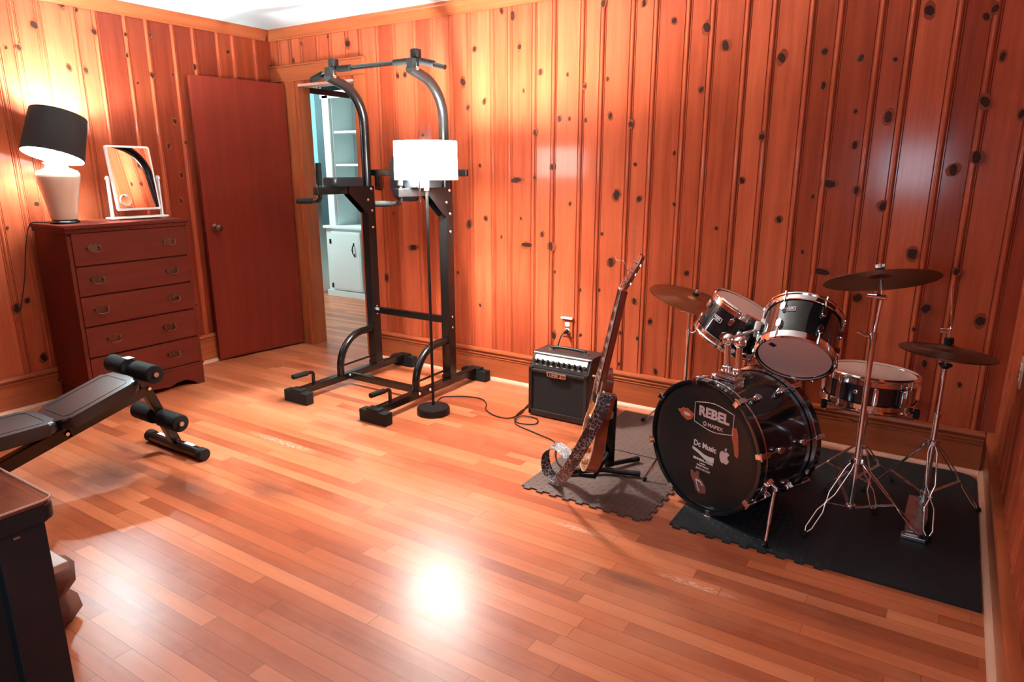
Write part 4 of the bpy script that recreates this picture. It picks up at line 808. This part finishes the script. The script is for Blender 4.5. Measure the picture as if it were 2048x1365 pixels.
text('shop_sticker_line', 'Backline Rentals', .0095, FM @ T(.008, -.091, .0006), INKS, FH, .0003, .0004)
text('shop_sticker_line', '(864) 325-2239', .0120, FM @ T(.010, -.106, .0006), INKW, FH, .0003, .0004)
ap = smooth([(0, .020, 0), (.008, .025, 0), (.019, .022, 0), (.0225, .015, 0), (.016, .008, 0), (.0165, -.002, 0), (.0235, -.009, 0), (.019, -.020, 0), (.010, -.0275, 0), (0, -.025, 0), (-.010, -.0275, 0), (-.019, -.018, 0), (-.0235, -.002, 0), (-.022, .013, 0), (-.014, .023, 0), (-.006, .023, 0)], 3, True)
mb = MB(); mb.prism([(p.x, p.y) for p in ap], 0, .0006, FM @ T(.112, -.012, 0)); obj('apple_sticker', mb, INKW, FH)
mb = MB(); mb.prism([(p.x, p.y) for p in smooth([(0, -.007, 0), (.006, -.005, 0), (.009, .004, 0), (.008, .009, 0), (.002, .006, 0), (-.001, .0, 0)], 3, True)], 0, .0006, FM @ T(.1125, .021, 0)); obj('apple_sticker_leaf', mb, INKW, FH)
mb = MB(); mb.prism([(-.013, .060), (.008, .066), (.018, .045), (.022, .012), (.028, -.03), (.026, -.056), (.010, -.05), (.002, -.012), (-.010, .020)], 0, .0005, FM @ T(.150, .062, 0)); st = obj('rust_sticker', mb, INKO, FH)
random.seed(11)
mb = MB(); mb.prism([(a * 1.25, b) for a, b in ell(.031, .024, 18, jit=.28)], 0, .0005, FM @ T(-.098, .112, 0)); st = obj('round_sticker', mb, INKO, FH)
mb = MB(); mb.prism(ell(.017, .008, 14, jit=.2), .0006, .0010, FM @ T(-.094, .112, 0)); obj('sticker_mark', mb, INKW, st)
mb = MB(); mb.prism([(-.042, .044), (-.030, .046), (-.022, .036), (-.006, .052), (.006, .046), (.004, .026), (.018, .018), (.036, .002), (.046, -.020), (.042, -.036), (.026, -.040), (.012, -.046), (-.008, -.036), (-.018, -.008), (-.030, .004), (-.040, .022)], 0, .0005, FM @ T(-.012, -.172, 0)); st = obj('lower_sticker', mb, mat('muddy_sticker', (.20, .08, .06), .5, var=.5, scale=90), FH)
mb = MB(); mb.tube([FM @ V((a - .012, b - .172, .0007)) for a, b in ((-.010, .014), (-.002, -.012), (.010, -.036))], .0024, 6); obj('sticker_mark', mb, INKS, st)
mb = MB(); mb.tube([FM @ V((a - .012, b - .172, .0007)) for a, b in ((-.004, .012), (.014, .008), (.026, -.004))], .002, 6); obj('sticker_mark', mb, INKS, st)
# spurs
for q, foot in ((1, V((4.172, -1.244, FZ))), (-1, V((3.560, -.958, FZ)))):
    a = R(-20) if q > 0 else R(200); rad = rt * cos(a) + up * sin(a); b0 = bF + bax * .10 + rad * BR; e = b0 + rad * .030
    mb = MB(); mb.cyl(b0 - rad * .004, b0 + rad * .012, .026, 18, .022, .003); mb.cyl(b0 + rad * .010, e + rad * .012, .014, 14); mb.box((0, 0, 0), (.012, .045, .010), .003, frame(e + rad * .016, rad, (foot - e))); sp_ = obj('spur_bracket', mb, CHROME, root)
    md = e.lerp(foot, .62); mb = MB(); mb.cyl(e, md, .0085, 14); mb.cyl(md, foot + V((0, 0, .004)), .0058, 12); obj('spur', mb, CHROME, root)
    mb = MB(); mb.cyl(foot, foot.lerp(e, .10), .011, 12, .009, .003); obj('spur_tip', mb, RUB, root)
# tom mount on top of the drum
tb = bF + bax * .105 + rt * .030 + up * (BR - .008); mfr = frame(tb, up, tuple(-bax))
mb = MB(); mb.box((0, 0, .012), (.060, .085, .032), .004, mfr); mb.box((0, 0, .034), (.062, .088, .010), .002, mfr); mb.box((0, 0, .058), (.064, .090, .008), .002, mfr); mb.box((0, 0, .046), (.05, .076, .02), .002, mfr)
for y in (-.028, .028): mb.cyl(mfr @ V((.0, y, .058)), mfr @ V((.0, y, .078)), .020, 18, bev=.002)
tmo = obj('tom_mount', mb, CHROME, root)
C1, A1, r1, h1 = V((3.837, -.611, .725)), axv(.465, .141), .154, .178
C2, A2, r2, h2 = V((4.150, -.842, .754)), axv(.846, 1.60), .144, .209
for y, c, a, rr, dirn in ((.028, C1, A1, r1, V((.45, -.89, 0))), (-.028, C2, A2, r2, V((-.85, -.30, -.1)))):
    p0 = mfr @ V((0, y, .07)); p1 = p0 + up * .105; dn = (dirn - a * dirn.dot(a)).normalized(); q1 = c + dn * (rr + .016); q0 = c + dn * rr
    mb = MB(); mb.cyl(p0, p1, .0125, 16); obj('tom_post', mb, CHROME, tmo)
    mb = MB(); mb.ball(p1 + up * .012, .026, 18); mb.cyl(p1 - up * .006, p1 + up * .004, .019, 16); obj('ball_clamp', mb, CHROME, tmo)
    mb = MB(); mb.tube([p1 + up * .012, p1.lerp(q1, .45) + up * .008, q1], .0075, 10); obj('tom_arm', mb, CHROME, tmo)
    mb = MB(); mb.box((0, 0, 0), (.052, .058, .030), .008, frame(q1 + dn * .002, dn, tuple(a))); obj('tom_bracket', mb, STEEL, tmo)
drum('rack_tom', 'smaller black rack tom left of centre, tilted over the bass drum', C1, A1, r1, h1, 6, HEADW, HEADW, badge=None, a0=.55)
R1 = bpy.context.scene.objects
def face_angle(m4, extra=0):
    d = m4.inverted() @ CAM; return math.atan2(d.y, d.x) + extra
def add_badge(root, m4, r, h, ang, zoff):
    ROOT[0] = root.location.copy()
    bm_ = m4 @ M.Rotation(ang, 4, 'Z') @ M(((0, 0, 1, r + .0008), (1, 0, 0, 0), (0, 1, 0, zoff), (0, 0, 0, 1)))
    mb = MB(); mb.prism([(-.026, .010), (0, .012), (.026, .010), (.026, -.010), (0, -.012), (-.026, -.010)], 0, .0012, bm_); bd = obj('badge', mb, INKS, root)
    mb = MB(); mb.prism([(-.0240, .0083), (0, .0102), (.0240, .0083), (.0240, -.0083), (0, -.0102), (-.0240, -.0083)], .00125, .0016, bm_); obj('badge_field', mb, SHELL, bd)
    text('badge_lettering', 'REBEL', .013, bm_ @ T(0, .0022, .0019), INKS, bd, .0002, .0005, 1.1)
    text('badge_maker', 'MAPEX', .0055, bm_ @ T(0, -.0065, .0019), INKS, bd, .0002, .0002, 1.2)
t1 = bpy.data.objects['rack_tom']; m1 = frame(C1, A1); add_badge(t1, m1, r1, h1, face_angle(m1, -.55), .012)
t2, m2 = drum('rack_tom', 'larger black rack tom showing its pale bottom head, right of the smaller tom', C2, A2, r2, h2, 6, HEADW, HEADW, a0=.12)
add_badge(t2, m2, r2, h2, face_angle(m2, -.42), .03)
mb = MB(); mb.lathe([(0, -h2 / 2 - .0023), (.016, -h2 / 2 - .0023)], m2 @ T(-.10, -.05, 0), 4)
mb = MB(); hm_ = m2 @ M.Rotation(face_angle(m2, -.95), 4, 'Z') @ T(r2 - .035, 0, -h2 / 2 - .0032); mb.box((0, 0, 0), (.026, .020, .001), 0, hm_); ROOT[0] = C2.copy(); obj('head_label', mb, INKB, t2)
C3 = V((4.407, -.552, .508)); A3 = V((.02, .05, 1)).normalized()
t3, m3 = drum('snare_drum', 'shallow black snare drum on its stand behind the bass drum', C3, A3, .176, .128, 8, HEADW, HEADW, long_lug=True, a0=.2)
mb = MB(); vm = m3 @ M.Rotation(face_angle(m3, -.28), 4, 'Z') @ M(((0, 0, 1, .1765), (1, 0, 0, 0), (0, 1, 0, .008), (0, 0, 0, 1))); mb.lathe([(.004, 0), (.009, 0), (.009, .002), (.005, .003), (.004, 0)], vm, 18); obj('air_vent', mb, STEEL, t3)
vm = m3 @ M.Rotation(face_angle(m3, .75), 4, 'Z'); mb = MB(); mb.box((.187, 0, 0), (.018, .03, .07), .004, vm); mb.box((.200, 0, .03), (.012, .012, .05), .003, vm); obj('strainer', mb, CHROME, t3)

# ------------------------------------------------------------------ stands
def wire_leg(c, hubz, ang, rr, parent, w=.013, hubr=.016):
    d = V((cos(ang), sin(ang), 0)); s_ = V((-d.y, d.x, 0)); a = V((c[0], c[1], hubz)) + d * hubr; b = V((c[0], c[1], FZ + .020)) + d * rr
    prof = [(0, .4), (.10, 1.0), (.45, 1.0), (.56, .12), (.60, .12), (.70, 1.0), (.93, 1.0), (1, .15)]
    for q in (-1, 1): mb = MB(); mb.tube([a.lerp(b, t) + s_ * q * w * k for t, k in prof], .0032, 8); obj('leg', mb, CHROME, parent)
    dn = (b - a).normalized(); mb = MB(); mb.cyl(b - dn * .004, b + dn * .022 * 0 + V((d.x * .016, d.y * .016, -.010)), .0105, 12, bev=.002); obj('rubber_foot', mb, RUB, parent)
    return a.lerp(b, .58)
def tripod(c, hubz, angs, rr, parent, collar=.10, flat=True, w=.013):
    mb = MB(); mb.cyl((c[0], c[1], hubz - .012), (c[0], c[1], hubz + .014), .019, 16, bev=.003)
    for a in angs: mb.box((.016, 0, 0), (.020, .018, .022), .003, T(c[0], c[1], hubz) @ M.Rotation(a, 4, 'Z'))
    obj('leg_hub', mb, CHROME, parent)
    mb = MB(); mb.cyl((c[0], c[1], collar - .008), (c[0], c[1], collar + .008), .020, 16, bev=.002); obj('lower_collar', mb, CHROME, parent)
    for a in angs:
        k = wire_leg(c, hubz, a, rr, parent, w); d = V((cos(a), sin(a), 0))
        mb = MB(); mb.bar(V((c[0], c[1], collar)) + d * .018, k, .016, .003, tuple((-d.y, d.x, 0))); obj('brace', mb, STEEL, parent)
def cymbal(name, label, c, ax, r, m, dome=1, group=None):
    m4 = frame(c, ax); root = thing(name, label, 'cymbal', c, group)
    pr = [(.006, .020), (.018, .0195), (.030, .014), (.040, .006), (.055, .003), (r * .6, -.003), (r, -.012)]
    prof = [(a, b * dome) for a, b in pr] + [(a, (b - .0014) * dome) for a, b in reversed(pr)] + [(pr[0][0], pr[0][1] * dome)]
    mb = MB(); mb.lathe(prof, m4, 72); obj('bow', mb, m, root, 25)
    mb = MB()
    for k in range(9): mb.tube([m4 @ V(((r * (.40 + .065 * k)) * cos(i * 2 * pi / 48), (r * (.40 + .065 * k)) * sin(i * 2 * pi / 48), dome * (-.0018 - .010 * max(0, (.40 + .065 * k - .6) / .4) ** 1.0 + .0016))) for i in range(48)], .0004, 4, True)
    obj('lathe_grooves', mb, BRONZED, root)
    return m4
def stand_top(c, tilt_ax, top, parent, cm):
    """tilter with felt and wing nut through the cymbal's centre"""
    p = cm @ V((0, 0, -.075)); q = cm @ V((0, 0, .055))
    mb = MB(); mb.cyl(p, q, .0035, 10); obj('tilter_rod', mb, CHROME, parent)
    mb = MB(); mb.cyl(cm @ V((0, 0, -.050)), cm @ V((0, 0, -.012)), .0075, 12); obj('sleeve', mb, STEEL, parent)
    mb = MB(); mb.cyl(cm @ V((0, 0, .021)), cm @ V((0, 0, .034)), .016, 16, bev=.003); obj('felt', mb, FOAM, parent)
    mb = MB(); mb.box((0, 0, .045), (.034, .006, .012), .002, cm); mb.cyl(cm @ V((0, 0, .036)), cm @ V((0, 0, .050)), .0075, 10); obj('wing_nut', mb, CHROME, parent)
    mb = MB(); j = p; mb.cyl(j + V((-.016, .006, 0)), j + V((.016, -.006, 0)), .010, 14); mb.box((0, 0, 0), (.040, .006, .012), .002, T(j + V((-.032, .010, .002)))); mb.cyl(j, V((top.x, top.y, top.z)), .007, 12); obj('tilter', mb, CHROME, parent)
# ride / crash stand at the right
RC = V((4.418, -.870, 0)); cA = axv(.37, 2.10); cC = V((4.416, -.868, 1.024))
cm = cymbal('crash_cymbal', 'dark cymbal seen from below on the tall stand at the right', cC, cA, .198, BRONZED)
root = thing('cymbal_stand', 'tall chrome straight cymbal stand in front of the snare drum', 'stand', RC)
top = cm @ V((0, 0, -.075)); mb = MB(); mb.cyl((RC.x, RC.y, .075), (RC.x, RC.y, .80), .0105, 16); obj('lower_tube', mb, CHROME, root)
mb = MB(); mb.cyl((RC.x, RC.y, .79), (top.x, top.y, top.z - .01), .0075, 14); obj('upper_tube', mb, CHROME, root)
mb = MB(); mb.cyl((RC.x, RC.y, .785), (RC.x, RC.y, .815), .014, 14, bev=.002); mb.tube([(RC.x, RC.y, .80), (RC.x - .03, RC.y - .008, .80), (RC.x - .055, RC.y - .01, .812)], .005, 8); obj('height_clamp', mb, CHROME, root)
stand_top(RC, cA, top - V((0, 0, .012)), root, cm)
tripod(RC, .285, [R(239), R(-3), R(118)], .252, root, .085)
# left cymbal
kC = V((3.530, -.280, .758)); kA = axv(.269, .018)
km = cymbal('crash_cymbal', 'bronze cymbal tilted up at the left end, behind the smaller rack tom', kC, kA, .238, BRONZE)
top = km @ V((0, 0, -.075)); KC = V((top.x, top.y, 0))
root = thing('cymbal_stand', 'chrome cymbal stand behind the bass drum, under the left cymbal', 'stand', KC)
mb = MB(); mb.cyl((KC.x, KC.y, .075), (KC.x, KC.y, .58), .0105, 16); obj('lower_tube', mb, CHROME, root)
mb = MB(); mb.cyl((KC.x, KC.y, .57), (top.x, top.y, top.z - .008), .0075, 14); obj('upper_tube', mb, CHROME, root)
mb = MB(); mb.cyl((KC.x, KC.y, .565), (KC.x, KC.y, .595), .014, 14, bev=.002); mb.tube([(KC.x, KC.y, .58), (KC.x + .03, KC.y - .008, .58), (KC.x + .045, KC.y - .01, .592)], .005, 8); obj('height_clamp', mb, CHROME, root)
stand_top(KC, kA, top - V((0, 0, .01)), root, km)
tripod(KC, .26, [R(172), R(292), R(52)], .235, root, .085)
# hi-hat
HC = V((4.666, -.632, 0)); hA = axv(.085, .83)
hm1 = cymbal('hi_hat_cymbal', 'upper bronze hi-hat cymbal, topmost of the closed pair', V((4.666, -.632, .728)), hA, .172, BRONZED, 1, None)
hm2 = cymbal('hi_hat_cymbal', 'lower bronze hi-hat cymbal, directly under the upper one', V((4.666, -.632, .700)), hA, .172, BRONZED, -1, None)
root = thing('hi_hat_stand', 'chrome hi-hat stand with a foot pedal in the right corner', 'stand', HC)
mb = MB(); mb.cyl((HC.x, HC.y, .06), (HC.x, HC.y, .45), .0115, 16); mb.cyl((HC.x, HC.y, .45), (HC.x, HC.y, .655), .0085, 14); mb.cyl((HC.x, HC.y, .44), (HC.x, HC.y, .465), .0145, 14, bev=.002); obj('tube', mb, CHROME, root)
mb = MB(); mb.lathe([(0, 0), (.010, 0), (.024, .012), (.024, .018), (0, .018)], T(HC.x, HC.y, .650), 18); obj('seat_cup', mb, BLKM, root)
mb = MB(); mb.tube([(HC.x, HC.y, .64), (HC.x, HC.y, .80), (HC.x - .018, HC.y, .975)], .0042, 10); obj('pull_rod', mb, CHROME, root)
mb = MB(); mb.cyl((HC.x - .001, HC.y, .750), (HC.x - .002, HC.y, .775), .017, 16, bev=.003); obj('felt', mb, FOAM, root)
mb = MB(); mb.cyl((HC.x - .002, HC.y, .777), (HC.x - .004, HC.y, .812), .0075, 12); mb.box((HC.x - .022, HC.y - .004, .802), (.030, .006, .018), .002); obj('clutch', mb, CHROME, root)
tripod(HC, .335, [R(-83), R(37), R(157)], .240, root, .11, w=.016)
mb = MB(); fp = [(-.028, 0), (.028, 0), (.040, .10), (.036, .24), (-.036, .24), (-.040, .10)]
pm_ = T(HC.x - .018, HC.y - .235, .030) @ M.Rotation(R(13), 4, 'X'); mb.prism(fp, 0, .008, pm_, .002); obj('foot_pedal', mb, STEEL, root)
mb = MB(); mb.box((HC.x - .018, HC.y - .245, .020), (.085, .04, .016), .003); mb.tube([(HC.x - .05, HC.y - .23, .018), (HC.x - .045, HC.y - .02, .022), (HC.x + .01, HC.y - .02, .022), (HC.x + .015, HC.y - .23, .018)], .004, 8); obj('pedal_frame', mb, STEEL, root)
mb = MB(); mb.tube([pm_ @ V((0, .235, .006)), (HC.x, HC.y, .10)], .003, 8); obj('pedal_chain', mb, STEEL, root)
# snare stand
SC = V((4.405, -.545, 0))
root = thing('snare_stand', 'low chrome stand carrying the snare drum', 'stand', SC)
mb = MB(); mb.cyl((SC.x, SC.y, .06), (SC.x, SC.y, .385), .0105, 16); obj('tube', mb, CHROME, root)
mb = MB(); mb.cyl((SC.x, SC.y, .33), (SC.x, SC.y, .36), .016, 14, bev=.003); mb.tube([(SC.x, SC.y, .345), (SC.x - .04, SC.y - .02, .345), (SC.x - .06, SC.y - .03, .355)], .005, 8); obj('height_clamp', mb, CHROME, root)
for a in (R(100), R(220), R(340)):
    d = V((cos(a), sin(a), 0)); e = V((SC.x, SC.y, 0)) + d * .192
    mb = MB(); mb.tube([(SC.x, SC.y, .385), V((SC.x, SC.y, .395)) + d * .05, V((e.x, e.y, .412)), V((e.x, e.y, .445)) + d * .008], .0048, 8); obj('basket_arm', mb, CHROME, root)
    mb = MB(); mb.box((0, 0, 0), (.022, .018, .040), .005, T(e.x + d.x * .009, e.y + d.y * .009, .437) @ M.Rotation(a, 4, 'Z')); obj('basket_tip', mb, RUB, root)
tripod(SC, .235, [R(-65), R(55), R(175)], .215, root, .085)
# kick pedal
KP = bF + bax * (BH + .10); KP.z = FZ
root = thing('kick_pedal', 'metal kick pedal clamped behind the bass drum', 'pedal', KP)
pf = frame(KP, (0, 0, 1), tuple(rt))    # x right of drum, y = drum axis reversed
PMX = M(((rt.x, bax.x, 0, KP.x), (rt.y, bax.y, 0, KP.y), (0, 0, 1, KP.z), (0, 0, 0, 1)))
mb = MB(); mb.box((0, .10, .006), (.09, .26, .008), .002, PMX); obj('base_plate', mb, BLKM, root)
mb = MB(); mb.prism([(-.028, 0), (.028, 0), (.036, .09), (.032, .22), (-.032, .22), (-.036, .09)], 0, .008, PMX @ T(0, .22, .030) @ M.Rotation(pi, 4, 'Z') @ M.Rotation(R(24), 4, 'X'), .002); obj('footboard', mb, STEEL, root)
for q in (-1, 1): mb = MB(); mb.cyl(PMX @ V((q * .042, .0, .008)), PMX @ V((q * .042, .0, .215)), .008, 12); obj('post', mb, CHROME, root)
mb = MB(); mb.cyl(PMX @ V((-.06, .0, .205)), PMX @ V((.06, .0, .205)), .007, 12); obj('axle', mb, CHROME, root)
mb = MB(); mb.tube([PMX @ V((0, 0, .205)), PMX @ V((0, -.01, .34))], .004, 8); bt = obj('beater_rod', mb, CHROME, root)
mb = MB(); mb.cyl(PMX @ V((0, -.035, .352)), PMX @ V((0, .018, .352)), .024, 18, bev=.005); obj('beater_felt', mb, SHOE, bt)
